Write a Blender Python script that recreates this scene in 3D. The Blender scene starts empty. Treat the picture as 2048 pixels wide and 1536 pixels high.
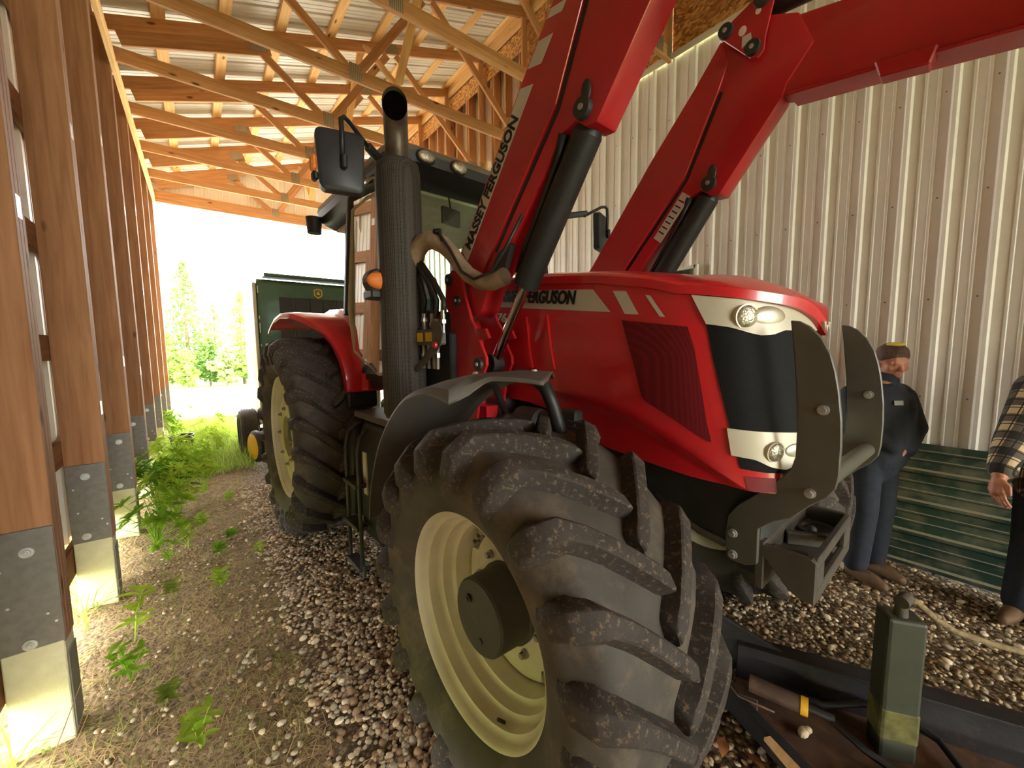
import bpy, bmesh, math, random
import numpy as np
from mathutils import Vector, Matrix, Euler
random.seed(7)
SC = bpy.context.scene
COL = SC.collection
PI = math.pi

# ------------------------------------------------------------------ camera
F_PX = 790.0
cam_d = bpy.data.cameras.new('camera'); cam = bpy.data.objects.new('camera', cam_d); COL.objects.link(cam)
cam_d.sensor_width = 36.0; cam_d.lens = 36.0 * F_PX / 2048.0; cam_d.clip_start = 0.02; cam_d.clip_end = 300
_r = Vector((0.7843365, -0.62025936, -0.00972483))
_d = Vector((-0.06554081, -0.06726896, -0.99557988))
_f = Vector((0.61686356, 0.78150701, -0.0934138))
cam.matrix_world = Matrix(((_r.x, -_d.x, -_f.x, 0), (_r.y, -_d.y, -_f.y, 0), (_r.z, -_d.z, -_f.z, 1.64), (0, 0, 0, 1)))
SC.camera = cam

# ------------------------------------------------------------------ sky and exposure
world = bpy.data.worlds.new('overcast_sky'); SC.world = world; world.use_nodes = True
_nt = world.node_tree; _nt.nodes.clear()
_o = _nt.nodes.new('ShaderNodeOutputWorld'); _b = _nt.nodes.new('ShaderNodeBackground')
_b.inputs['Color'].default_value = (1.0, 0.985, 0.94, 1); _b.inputs['Strength'].default_value = 5.0
_nt.links.new(_b.outputs[0], _o.inputs[0])
SC.view_settings.view_transform = 'Standard'; SC.view_settings.look = 'None'
SC.view_settings.gamma = 1.0; SC.view_settings.use_curve_mapping = False
SC.view_settings.exposure = 2.05
sun_d = bpy.data.lights.new('sun', 'SUN'); sun = bpy.data.objects.new('sun', sun_d); COL.objects.link(sun)
sun_d.energy = 2.8; sun_d.angle = 0.35; sun_d.color = (1, .96, .86)
sun.rotation_euler = Vector((.45, -.55, -.75)).to_track_quat('-Z', 'Y').to_euler()
SC.cycles.max_bounces = 10; SC.cycles.diffuse_bounces = 6; SC.cycles.transparent_max_bounces = 10
SC.cycles.use_denoising = True

# ------------------------------------------------------------------ helpers
def lin(c):
    def f(v):
        v /= 255.0
        return v / 12.92 if v <= .04045 else ((v + .055) / 1.055) ** 2.4
    return (f(c[0]), f(c[1]), f(c[2]))

def newmat(name):
    m = bpy.data.materials.new(name); m.use_nodes = True
    nt = m.node_tree; nt.nodes.clear()
    out = nt.nodes.new('ShaderNodeOutputMaterial'); p = nt.nodes.new('ShaderNodeBsdfPrincipled')
    nt.links.new(p.outputs[0], out.inputs[0])
    return m, nt, p

def mat(name, col, rough=.5, metal=0., var=.12, scale=6., bump=0., bscale=60., col2=None, mixs=None, coat=0., spec=.5):
    """plain painted / natural surface: noise-varied colour, optional second colour in patches, optional fine bump"""
    m, nt, p = newmat(name)
    tc = nt.nodes.new('ShaderNodeTexCoord')
    n = nt.nodes.new('ShaderNodeTexNoise'); n.inputs['Scale'].default_value = scale; n.inputs['Detail'].default_value = 6
    nt.links.new(tc.outputs['Object'], n.inputs['Vector'])
    r = nt.nodes.new('ShaderNodeValToRGB')
    a = tuple(max(0, c * (1 - var)) for c in col); b = tuple(min(1, c * (1 + var)) for c in col)
    r.color_ramp.elements[0].position = .35; r.color_ramp.elements[1].position = .65
    r.color_ramp.elements[0].color = (*a, 1); r.color_ramp.elements[1].color = (*b, 1)
    nt.links.new(n.outputs['Fac'], r.inputs['Fac'])
    last = r.outputs['Color']
    if col2:
        n2 = nt.nodes.new('ShaderNodeTexNoise'); n2.inputs['Scale'].default_value = mixs[0]; n2.inputs['Detail'].default_value = 8
        n2.inputs['Roughness'].default_value = .7
        nt.links.new(tc.outputs['Object'], n2.inputs['Vector'])
        r2 = nt.nodes.new('ShaderNodeValToRGB')
        r2.color_ramp.elements[0].position = mixs[1]; r2.color_ramp.elements[1].position = mixs[2]
        nt.links.new(n2.outputs['Fac'], r2.inputs['Fac'])
        mx = nt.nodes.new('ShaderNodeMix'); mx.data_type = 'RGBA'
        nt.links.new(r2.outputs['Color'], mx.inputs[0]); nt.links.new(last, mx.inputs[6]); mx.inputs[7].default_value = (*col2, 1)
        last = mx.outputs[2]
    nt.links.new(last, p.inputs['Base Color'])
    p.inputs['Roughness'].default_value = rough; p.inputs['Metallic'].default_value = metal
    p.inputs['Specular IOR Level'].default_value = spec
    if coat: p.inputs['Coat Weight'].default_value = coat; p.inputs['Coat Roughness'].default_value = .08
    if bump:
        n3 = nt.nodes.new('ShaderNodeTexNoise'); n3.inputs['Scale'].default_value = bscale; n3.inputs['Detail'].default_value = 4
        nt.links.new(tc.outputs['Object'], n3.inputs['Vector'])
        bp = nt.nodes.new('ShaderNodeBump'); bp.inputs['Strength'].default_value = bump; bp.inputs['Distance'].default_value = .01
        nt.links.new(n3.outputs['Fac'], bp.inputs['Height']); nt.links.new(bp.outputs[0], p.inputs['Normal'])
    return m

def woodmat(name, c1, c2, knots=True, plies=False):
    """softwood: grain along local x, knots, per-object tone"""
    m, nt, p = newmat(name)
    tc = nt.nodes.new('ShaderNodeTexCoord'); oi = nt.nodes.new('ShaderNodeObjectInfo')
    mp = nt.nodes.new('ShaderNodeMapping'); mp.inputs['Scale'].default_value = (1.3, 22, 22)
    ad = nt.nodes.new('ShaderNodeVectorMath'); ad.operation = 'ADD'
    cb = nt.nodes.new('ShaderNodeCombineXYZ'); ml = nt.nodes.new('ShaderNodeMath'); ml.operation = 'MULTIPLY'; ml.inputs[1].default_value = 40
    nt.links.new(oi.outputs['Random'], ml.inputs[0]); nt.links.new(ml.outputs[0], cb.inputs[0]); nt.links.new(ml.outputs[0], cb.inputs[1])
    nt.links.new(tc.outputs['Object'], ad.inputs[0]); nt.links.new(cb.outputs[0], ad.inputs[1])
    nt.links.new(ad.outputs[0], mp.inputs['Vector'])
    n = nt.nodes.new('ShaderNodeTexNoise'); n.inputs['Scale'].default_value = 1.6; n.inputs['Detail'].default_value = 7; n.inputs['Distortion'].default_value = .6
    nt.links.new(mp.outputs[0], n.inputs['Vector'])
    r = nt.nodes.new('ShaderNodeValToRGB'); r.color_ramp.elements[0].position = .3; r.color_ramp.elements[1].position = .7
    r.color_ramp.elements[0].color = (*c2, 1); r.color_ramp.elements[1].color = (*c1, 1)
    nt.links.new(n.outputs['Fac'], r.inputs['Fac'])
    last = r.outputs['Color']
    if knots:
        mk = nt.nodes.new('ShaderNodeMapping'); mk.inputs['Scale'].default_value = (1.5, 4.2, 4.2)
        nt.links.new(ad.outputs[0], mk.inputs['Vector'])
        v = nt.nodes.new('ShaderNodeTexVoronoi'); v.inputs['Scale'].default_value = 1.5; v.inputs['Randomness'].default_value = 1
        nt.links.new(mk.outputs[0], v.inputs['Vector'])
        rk = nt.nodes.new('ShaderNodeValToRGB'); rk.color_ramp.elements[0].position = .05; rk.color_ramp.elements[1].position = .12
        rk.color_ramp.elements[0].color = (1, 1, 1, 1); rk.color_ramp.elements[1].color = (0, 0, 0, 1)
        nt.links.new(v.outputs['Distance'], rk.inputs['Fac'])
        mx = nt.nodes.new('ShaderNodeMix'); mx.data_type = 'RGBA'
        nt.links.new(rk.outputs['Color'], mx.inputs[0]); nt.links.new(last, mx.inputs[6]); mx.inputs[7].default_value = (c2[0] * .3, c2[1] * .25, c2[2] * .2, 1)
        last = mx.outputs[2]
    hs = nt.nodes.new('ShaderNodeHueSaturation')
    mr = nt.nodes.new('ShaderNodeMapRange'); mr.inputs[3].default_value = .85; mr.inputs[4].default_value = 1.12
    nt.links.new(oi.outputs['Random'], mr.inputs[0]); nt.links.new(mr.outputs[0], hs.inputs['Value'])
    nt.links.new(last, hs.inputs['Color']); nt.links.new(hs.outputs[0], p.inputs['Base Color'])
    p.inputs['Roughness'].default_value = .75; p.inputs['Specular IOR Level'].default_value = .25
    return m

def osbmat(name, c1, c2):
    m, nt, p = newmat(name)
    tc = nt.nodes.new('ShaderNodeTexCoord')
    n = nt.nodes.new('ShaderNodeTexVoronoi'); n.inputs['Scale'].default_value = 55
    mp = nt.nodes.new('ShaderNodeMapping'); mp.inputs['Scale'].default_value = (1, .45, 1); mp.inputs['Rotation'].default_value = (.5, .2, .3)
    no = nt.nodes.new('ShaderNodeTexNoise'); no.inputs['Scale'].default_value = 4
    mx = nt.nodes.new('ShaderNodeMix'); mx.data_type = 'VECTOR'; mx.inputs[0].default_value = .12
    nt.links.new(tc.outputs['Object'], no.inputs['Vector'])
    nt.links.new(tc.outputs['Object'], mx.inputs[4]); nt.links.new(no.outputs['Color'], mx.inputs[5])
    nt.links.new(mx.outputs[1], mp.inputs['Vector']); nt.links.new(mp.outputs[0], n.inputs['Vector'])
    bw = nt.nodes.new('ShaderNodeRGBToBW'); nt.links.new(n.outputs['Color'], bw.inputs[0])
    r = nt.nodes.new('ShaderNodeValToRGB'); r.color_ramp.elements[0].color = (*c2, 1); r.color_ramp.elements[1].color = (*c1, 1)
    r.color_ramp.elements[0].position = .2; r.color_ramp.elements[1].position = .75
    nt.links.new(bw.outputs[0], r.inputs['Fac']); nt.links.new(r.outputs[0], p.inputs['Base Color'])
    p.inputs['Roughness'].default_value = .7
    return m

def glassmat(name, tint, gloss=.12, rough=.02):
    m = bpy.data.materials.new(name); m.use_nodes = True; nt = m.node_tree; nt.nodes.clear()
    o = nt.nodes.new('ShaderNodeOutputMaterial'); t = nt.nodes.new('ShaderNodeBsdfTransparent'); g = nt.nodes.new('ShaderNodeBsdfGlossy')
    t.inputs[0].default_value = (*tint, 1); g.inputs['Roughness'].default_value = rough
    fr = nt.nodes.new('ShaderNodeFresnel'); fr.inputs[0].default_value = 1.5
    ad = nt.nodes.new('ShaderNodeMath'); ad.operation = 'ADD'; ad.inputs[1].default_value = gloss; ad.use_clamp = True
    nt.links.new(fr.outputs[0], ad.inputs[0])
    mx = nt.nodes.new('ShaderNodeMixShader')
    nt.links.new(ad.outputs[0], mx.inputs[0]); nt.links.new(t.outputs[0], mx.inputs[1]); nt.links.new(g.outputs[0], mx.inputs[2]); nt.links.new(mx.outputs[0], o.inputs[0])
    return m

def leafmat(name, col, var=.25, trans=.5):
    m = bpy.data.materials.new(name); m.use_nodes = True; nt = m.node_tree; nt.nodes.clear()
    o = nt.nodes.new('ShaderNodeOutputMaterial'); d = nt.nodes.new('ShaderNodeBsdfDiffuse'); t = nt.nodes.new('ShaderNodeBsdfTranslucent')
    tc = nt.nodes.new('ShaderNodeTexCoord'); n = nt.nodes.new('ShaderNodeTexNoise'); n.inputs['Scale'].default_value = 9
    nt.links.new(tc.outputs['Object'], n.inputs['Vector'])
    r = nt.nodes.new('ShaderNodeValToRGB'); r.color_ramp.elements[0].position = .3; r.color_ramp.elements[1].position = .7
    r.color_ramp.elements[0].color = (*[c * (1 - var) for c in col], 1); r.color_ramp.elements[1].color = (*[min(1, c * (1 + var)) for c in col], 1)
    nt.links.new(n.outputs['Fac'], r.inputs[0]); nt.links.new(r.outputs[0], d.inputs[0]); nt.links.new(r.outputs[0], t.inputs[0])
    mx = nt.nodes.new('ShaderNodeMixShader'); mx.inputs[0].default_value = trans
    nt.links.new(d.outputs[0], mx.inputs[1]); nt.links.new(t.outputs[0], mx.inputs[2]); nt.links.new(mx.outputs[0], o.inputs[0])
    return m

class MB:
    """collects geometry for ONE mesh object"""
    def __init__(s): s.v = []; s.f = []; s.mi = []; s.cur = 0
    def add(s, vs, fs):
        b = len(s.v); s.v += [tuple(v) for v in vs]
        for f in fs: s.f.append(tuple(i + b for i in f)); s.mi.append(s.cur)
        return s
    def box(s, c, d, rot=None):
        hx, hy, hz = d[0] / 2, d[1] / 2, d[2] / 2
        vs = [Vector((x, y, z)) for x in (-hx, hx) for y in (-hy, hy) for z in (-hz, hz)]
        if rot is not None: vs = [rot @ v for v in vs]
        vs = [v + Vector(c) for v in vs]
        return s.add(vs, [(0, 1, 3, 2), (4, 6, 7, 5), (0, 4, 5, 1), (2, 3, 7, 6), (0, 2, 6, 4), (1, 5, 7, 3)])
    def bar(s, p0, p1, w, h, up=(0, 0, 1)):
        p0, p1 = Vector(p0), Vector(p1); x = (p1 - p0); l = x.length; x.normalize()
        u = Vector(up); y = u.cross(x)
        if y.length < 1e-5: y = Vector((0, 1, 0)).cross(x)
        y.normalize(); z = x.cross(y)
        R = Matrix((x, y, z)).transposed()
        return s.box((p0 + p1) / 2, (l, w, h), R)
    def cyl(s, p0, p1, r0, r1=None, n=16, cap=True):
        r1 = r0 if r1 is None else r1
        p0, p1 = Vector(p0), Vector(p1); a = (p1 - p0).normalized()
        t = a.orthogonal().normalized(); b = a.cross(t)
        vs = []
        for p, r in ((p0, r0), (p1, r1)):
            for k in range(n):
                an = 2 * PI * k / n; vs.append(p + (t * math.cos(an) + b * math.sin(an)) * r)
        fs = [(k, (k + 1) % n, n + (k + 1) % n, n + k) for k in range(n)]
        if cap: fs += [tuple(range(n))[::-1], tuple(range(n, 2 * n))]
        return s.add(vs, fs)
    def tube(s, path, r, n=8, cap=True):
        P = [Vector(p) for p in path]; rr = r if hasattr(r, '__len__') else [r] * len(P)
        vs = []; prev = None
        for i, p in enumerate(P):
            a = (P[min(i + 1, len(P) - 1)] - P[max(i - 1, 0)]).normalized()
            t = a.orthogonal().normalized() if prev is None else (prev - a * prev.dot(a)).normalized()
            prev = t; b = a.cross(t)
            for k in range(n):
                an = 2 * PI * k / n; vs.append(p + (t * math.cos(an) + b * math.sin(an)) * rr[i])
        fs = []
        for i in range(len(P) - 1):
            for k in range(n): fs.append((i * n + k, i * n + (k + 1) % n, (i + 1) * n + (k + 1) % n, (i + 1) * n + k))
        if cap: fs += [tuple(range(n))[::-1], tuple(range((len(P) - 1) * n, len(P) * n))]
        return s.add(vs, fs)
    def lathe(s, prof, c=(0, 0, 0), axis='x', n=48, a0=0., a1=2 * PI):
        """prof: list of (along, radius)"""
        full = abs(a1 - a0 - 2 * PI) < 1e-6; m = n if full else n + 1
        vs = []
        for k in range(m):
            an = a0 + (a1 - a0) * k / n; cs, sn = math.cos(an), math.sin(an)
            for (h, r) in prof:
                if axis == 'x': v = (h, -r * sn, r * cs)
                elif axis == 'y': v = (r * cs, h, r * sn)
                else: v = (r * cs, r * sn, h)
                vs.append((v[0] + c[0], v[1] + c[1], v[2] + c[2]))
        q = len(prof); fs = []
        for k in range(n):
            k2 = (k + 1) % m
            for j in range(q - 1): fs.append((k * q + j, k * q + j + 1, k2 * q + j + 1, k2 * q + j))
        return s.add(vs, fs)
    def prism(s, poly, axis, d0, d1):
        """poly in the two other axes (order: x->(y,z), y->(x,z), z->(x,y)); extruded between d0 and d1"""
        def P(a, b, d): return (d, a, b) if axis == 'x' else (a, d, b) if axis == 'y' else (a, b, d)
        n = len(poly)
        vs = [P(a, b, d0) for a, b in poly] + [P(a, b, d1) for a, b in poly]
        fs = [tuple(range(n)), tuple(range(2 * n - 1, n - 1, -1))] + [(k, k + n, (k + 1) % n + n, (k + 1) % n) for k in range(n)]
        return s.add(vs, fs)
    def grid(s, fn, nu, nv, close_u=False):
        vs = [fn(i / nu, j / nv) for i in range(nu + (0 if close_u else 1)) for j in range(nv + 1)]
        m = nu if close_u else nu + 1; fs = []
        for i in range(nu):
            for j in range(nv):
                a = i * (nv + 1) + j; b = ((i + 1) % m) * (nv + 1) + j
                fs.append((a, b, b + 1, a + 1))
        return s.add(vs, fs)
    def sphere(s, c, r, n=12, m=8, sc=(1, 1, 1)):
        vs = [(c[0], c[1], c[2] - r * sc[2])]
        for j in range(1, m):
            th = -PI / 2 + PI * j / m
            for k in range(n):
                a = 2 * PI * k / n
                vs.append((c[0] + r * sc[0] * math.cos(th) * math.cos(a), c[1] + r * sc[1] * math.cos(th) * math.sin(a), c[2] + r * sc[2] * math.sin(th)))
        vs.append((c[0], c[1], c[2] + r * sc[2])); fs = []
        for k in range(n): fs.append((0, 1 + (k + 1) % n, 1 + k))
        for j in range(m - 2):
            for k in range(n):
                a = 1 + j * n + k; b = 1 + j * n + (k + 1) % n
                fs.append((a, b, b + n, a + n))
        t = len(vs) - 1; o = 1 + (m - 2) * n
        for k in range(n): fs.append((o + k, o + (k + 1) % n, t))
        return s.add(vs, fs)
    def mesh(s, name, mats, smooth=None, bevel=0., fix=True, seg=1):
        me = bpy.data.meshes.new(name); me.from_pydata(s.v, [], s.f)
        for m in (mats if isinstance(mats, (list, tuple)) else [mats]): me.materials.append(m)
        if len(me.materials) > 1: me.polygons.foreach_set('material_index', s.mi)
        if fix or bevel:
            bm = bmesh.new(); bm.from_mesh(me)
            if fix: bmesh.ops.recalc_face_normals(bm, faces=bm.faces)
            if bevel:
                es = [e for e in bm.edges if len(e.link_faces) == 2 and e.calc_face_angle(0) > .6]
                bmesh.ops.bevel(bm, geom=es, offset=bevel, segments=seg, affect='EDGES', profile=.5, clamp_overlap=True)
            bm.to_mesh(me); bm.free()
        if smooth is not None:
            me.polygons.foreach_set('use_smooth', [True] * len(me.polygons))
            if smooth < 3.1:
                me.set_sharp_from_angle(angle=smooth)
        me.update(); return me
    def build(s, name, mats, parent=None, smooth=None, bevel=0., fix=True, seg=1, loc=None, rot=None):
        o = bpy.data.objects.new(name, s.mesh(name, mats, smooth, bevel, fix, seg)); COL.objects.link(o)
        if parent: o.parent = parent
        if loc is not None: o.location = loc
        if rot is not None: o.rotation_euler = rot
        return o

def link(name, me, parent=None, loc=None, rot=None, mtx=None):
    o = bpy.data.objects.new(name, me); COL.objects.link(o)
    if parent: o.parent = parent
    if mtx is not None: o.matrix_basis = mtx
    if loc is not None: o.location = loc
    if rot is not None: o.rotation_euler = rot
    return o
def empty(name, loc=(0, 0, 0), rz=0., parent=None):
    o = bpy.data.objects.new(name, None); COL.objects.link(o); o.location = loc; o.rotation_euler = (0, 0, rz)
    o.empty_display_size = .1
    if parent: o.parent = parent
    return o
def tag(o, label=None, cat=None, group=None, kind=None):
    if label: o['label'] = label
    if cat: o['category'] = cat
    if group: o['group'] = group
    if kind: o['kind'] = kind
    return o
def copy_tree(o, parent=None):
    c = o.copy(); COL.objects.link(c); c.parent = parent
    for ch in o.children: copy_tree(ch, c)
    return c
def frame(p0, p1, up=(0, 0, 1)):
    """matrix with local x along p0->p1, z near up, origin at the middle"""
    p0, p1 = Vector(p0), Vector(p1); x = p1 - p0; l = x.length; x.normalize()
    y = Vector(up).cross(x)
    if y.length < 1e-5: y = Vector((0, 1, 0)).cross(x)
    y.normalize(); z = x.cross(y); c = (p0 + p1) / 2
    return Matrix(((x.x, y.x, z.x, c.x), (x.y, y.y, z.y, c.y), (x.z, y.z, z.z, c.z), (0, 0, 0, 1))), l
def beam(name, p0, p1, w, h, m, parent=None, up=(0, 0, 1), bevel=.003):
    """timber: length along local x, w across, h along up"""
    mtx, l = frame(p0, p1, up)
    me = MB().box((0, 0, 0), (l, w, h)).mesh(name, m, bevel=bevel)
    return link(name, me, parent, mtx=mtx)
def lettering(name, text, size, m, parent, mtx, depth=.0015, width=None, bold=.0):
    cu = bpy.data.curves.new(name, 'FONT'); cu.body = text; cu.size = size; cu.extrude = depth; cu.offset = bold
    cu.align_x = 'LEFT'; cu.align_y = 'BOTTOM_BASELINE'; cu.resolution_u = 3
    t = bpy.data.objects.new(name, cu); COL.objects.link(t)
    bpy.context.view_layer.update()
    me = bpy.data.meshes.new_from_object(t.evaluated_get(bpy.context.evaluated_depsgraph_get()))
    bpy.data.objects.remove(t); me.name = name
    xs = [v.co.x for v in me.vertices]; x0 = min(xs); w = max(xs) - x0
    k = (width / w) if width else 1.
    for v in me.vertices: v.co.x = (v.co.x - x0) * k
    me.materials.clear(); me.materials.append(m)
    return link(name, me, parent, mtx=mtx)
def noise2(x, y, s=0.):
    return (math.sin(x * 1.7 + 1.3 * math.sin(y * 2.1 + s) + s) + math.sin(y * 2.3 + 1.1 * math.sin(x * 1.9 - s)) + math.sin((x + y) * 3.7 + s * 2) * .5) / 2.5

# ------------------------------------------------------------------ materials
W_POST = woodmat('post_wood', lin((168, 122, 86)), lin((140, 96, 64)))
W_TRUSS = woodmat('truss_wood', lin((206, 156, 108)), lin((176, 124, 80)))
W_LIGHT = woodmat('pale_wood', lin((238, 200, 140)), lin((218, 170, 108)))
W_OSB = osbmat('osb', lin((226, 172, 100)), lin((150, 98, 48)))
M_SIDING = mat('white_siding', lin((226, 220, 208)), .35, var=.03, scale=2.)
M_ROOF = mat('roof_metal', lin((214, 209, 196)), .4, var=.04, scale=2.)
M_TRIM = mat('white_trim', lin((214, 210, 192)), .4, var=.03)
M_GALV = mat('galvanised', lin((190, 192, 190)), .4, metal=.7, var=.2, scale=40)
M_GREYSTEEL = mat('grey_bracket_steel', lin((110, 106, 98)), .5, metal=.2, var=.12, scale=30, bump=.1, bscale=200)
M_CONC = mat('concrete', lin((200, 196, 160)), .9, var=.08, scale=14, bump=.25, bscale=90, col2=lin((150, 145, 110)), mixs=(30, .62, .75))
M_SKIRT = woodmat('skirt_wood', lin((150, 100, 60)), lin((115, 75, 42)))
# ================================================================== the shed
XL_IN, XL_OUT, XL_SID = -.51, -.69, -.755      # left posts: inner edge, outer edge, siding
XW = 4.13                                      # right wall
PY = [2.43 + 1.155 * k for k in range(-11, 8)]  # post / truss rows
Y_NEAR, Y_FAR = -10.5, 10.62  # unseen length behind the camera added to weaken light from the near end
def z_roof(x): return 5.20 + .338 * x          # top of the rafters

def ribbed(width, h0, h1, pitch=.2286, hgt=.02, n0=0):
    """profile of ribbed steel: list of (along, out)"""
    pts = []; n = round(width / pitch)
    for k in range(n):
        a = k * pitch
        for d, o in ((0, 0), (.012, hgt), (.032, hgt), (.044, 0), (.095, 0), (.100, .004), (.110, .004), (.115, 0), (.160, 0), (.165, .004), (.175, .004), (.180, 0)):
            pts.append((a + d, o))
    pts.append((n * pitch, 0)); return pts

# ---- floor: uneven dirt and gravel
def floor_z(x, y):
    g = min(1, max(0, (x - .1) / .4))
    a = .012 * noise2(x * 3, y * 3) + .007 * noise2(x * 9, y * 8, 2.)
    return a * (1.35 - .8 * g) + .02 * max(0, min(1, (-.1 - x) / .5)) - .005
mfl, ntf, pf = newmat('dirt_and_gravel')
def build_floor_mat():
    tc = ntf.nodes.new('ShaderNodeTexCoord'); geo = tc.outputs['Object']
    def noise(s, d=6, r=.6):
        n = ntf.nodes.new('ShaderNodeTexNoise'); n.inputs['Scale'].default_value = s; n.inputs['Detail'].default_value = d; n.inputs['Roughness'].default_value = r
        ntf.links.new(geo, n.inputs['Vector']); return n.outputs['Fac']
    def ramp(f, stops):
        r = ntf.nodes.new('ShaderNodeValToRGB')
        while len(r.color_ramp.elements) < len(stops): r.color_ramp.elements.new(.5)
        for e, (p, c) in zip(r.color_ramp.elements, stops): e.position = p; e.color = (*c, 1)
        ntf.links.new(f, r.inputs[0]); return r.outputs[0]
    def mix(f, a, b):
        m = ntf.nodes.new('ShaderNodeMix'); m.data_type = 'RGBA'; ntf.links.new(f, m.inputs[0]); ntf.links.new(a, m.inputs[6]); ntf.links.new(b, m.inputs[7]); return m.outputs[2]
    dirt = ramp(noise(22, 9, .75), [(.3, lin((84, 66, 50))), (.52, lin((146, 122, 92))), (.72, lin((192, 170, 132)))])
    v = ntf.nodes.new('ShaderNodeTexVoronoi'); v.inputs['Scale'].default_value = 48; ntf.links.new(geo, v.inputs['Vector'])
    bw = ntf.nodes.new('ShaderNodeRGBToBW'); ntf.links.new(v.outputs['Color'], bw.inputs[0])
    stone = ramp(bw.outputs[0], [(.1, lin((112, 94, 72))), (.5, lin((160, 140, 112))), (.9, lin((200, 184, 156)))])
    edge = ramp(v.outputs['Distance'], [(.25, (1, 1, 1)), (.62, (.36, .32, .27))])
    mm = ntf.nodes.new('ShaderNodeMix'); mm.data_type = 'RGBA'; mm.blend_type = 'MULTIPLY'; mm.inputs[0].default_value = 1
    ntf.links.new(stone, mm.inputs[6]); ntf.links.new(edge, mm.inputs[7])
    sx = ntf.nodes.new('ShaderNodeSeparateXYZ'); ntf.links.new(geo, sx.inputs[0])
    ad = ntf.nodes.new('ShaderNodeMath'); ad.operation = 'ADD'; ntf.links.new(sx.outputs[0], ad.inputs[0])
    ms = ntf.nodes.new('ShaderNodeMath'); ms.operation = 'MULTIPLY'; ms.inputs[1].default_value = .9; ntf.links.new(noise(3.2, 5), ms.inputs[0]); ntf.links.new(ms.outputs[0], ad.inputs[1])
    mr = ntf.nodes.new('ShaderNodeMapRange'); mr.inputs[1].default_value = .62; mr.inputs[2].default_value = .95
    ntf.links.new(ad.outputs[0], mr.inputs[0])
    c = mix(mr.outputs[0], dirt, mm.outputs[2]); ntf.links.new(c, pf.inputs['Base Color'])
    pf.inputs['Roughness'].default_value = .9; pf.inputs['Specular IOR Level'].default_value = .2
    hm = ntf.nodes.new('ShaderNodeMath'); hm.operation = 'MULTIPLY_ADD'; hm.inputs[1].default_value = -.8
    ntf.links.new(v.outputs['Distance'], hm.inputs[0]); ntf.links.new(noise(60, 6), hm.inputs[2])
    bp = ntf.nodes.new('ShaderNodeBump'); bp.inputs['Strength'].default_value = .9; bp.inputs['Distance'].default_value = .02
    ntf.links.new(hm.outputs[0], bp.inputs['Height']); ntf.links.new(bp.outputs[0], pf.inputs['Normal'])
build_floor_mat()
floor = MB().grid(lambda u, v: (-1.3 + 5.7 * u, -3.9 + 15.6 * v, floor_z(-1.3 + 5.7 * u, -3.9 + 15.6 * v)), 110, 290).build('floor', mfl, smooth=3.2, fix=False)
tag(floor, 'bare dirt and pea gravel floor of the open shed', kind='structure')

# pebbles: the largest-showing ones as separate pieces, the rest as one heap
M_PEB = [mat('pebble_%s' % n, lin(c), .7, var=.18, scale=30, bump=.1) for n, c in (('tan', (200, 174, 136)), ('grey', (172, 158, 134)), ('pale', (218, 202, 170)), ('brown', (152, 122, 90)))]
def pebble_mesh(i, sub):
    bm = bmesh.new(); bmesh.ops.create_icosphere(bm, subdivisions=sub, radius=1)
    rs = random.Random(i); ph = [rs.uniform(0, 6) for _ in range(4)]
    for v in bm.verts:
        k = 1 + .12 * math.sin(2.3 * v.co.x + ph[0]) + .1 * math.sin(2.9 * v.co.y + ph[1])
        v.co = Vector((v.co.x * 1.0, v.co.y * (.7 + .06 * (i % 4)), v.co.z * (.45 + .05 * (i % 3)))) * k
    me = bpy.data.meshes.new('pebble'); bm.to_mesh(me); bm.free()
    me.materials.append(M_PEB[i % 4]); me.polygons.foreach_set('use_smooth', [True] * len(me.polygons)); return me
PEBM = [pebble_mesh(i, 2) for i in range(8)]
def gravel_density(x, y):
    w = x + .22 * noise2(x * 4 + 3, y * 3.1) + .04 * (y - 2)
    d = min(1, max(0, (w - .34) / .22))
    return d
rp = random.Random(3); cand = []
camxy = Vector((0, 0, 1.64))
def in_view(x, y, z=0.):
    p = Vector((x, y, z)) - camxy; zc = p.dot(_f)
    if zc < .1: return False
    u = 1024 + F_PX * p.dot(_r) / zc; v = 768 + F_PX * p.dot(_d) / zc
    return -60 < u < 2110 and -60 < v < 1600
TR_TH = math.radians(2.3); TR_O = Vector((1.829, 1.160, 0))
tries = 0
while len(cand) < 15000 and tries < 90000:
    tries += 1
    if rp.random() < .62: x, y = rp.uniform(.05, 1.05), 1.0 + 4.6 * rp.random() ** 1.5
    else: x, y = rp.uniform(1.2, 4.0), rp.uniform(-.7, 2.6)
    dns = gravel_density(x, y)
    if rp.random() > .06 + .94 * dns or not in_view(x, y): continue
    d = math.hypot(x, y); r = rp.uniform(.008, .0165) * (1.0 + .45 * (rp.random() < .12))
    cand.append((r / d, x, y, r))
for _ in range(420):
    x, y = rp.uniform(-.45, .5), 1.45 + 3 * rp.random() ** 1.4
    if in_view(x, y): r = rp.uniform(.006, .015); cand.append((r / math.hypot(x, y), x, y, r))
cand.sort(reverse=True)
def peb_mtx(x, y, r):
    e = Euler((rp.uniform(-.4, .4), rp.uniform(-.4, .4), rp.uniform(0, 6.3)))
    return Matrix.Translation((x, y, floor_z(x, y) + r * .25)) @ e.to_matrix().to_4x4() @ Matrix.Diagonal((r, r, r, 1))
for k, (_, x, y, r) in enumerate(cand[:300]):
    link('pebble', PEBM[rp.randrange(8)], floor, mtx=peb_mtx(x, y, r))
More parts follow.
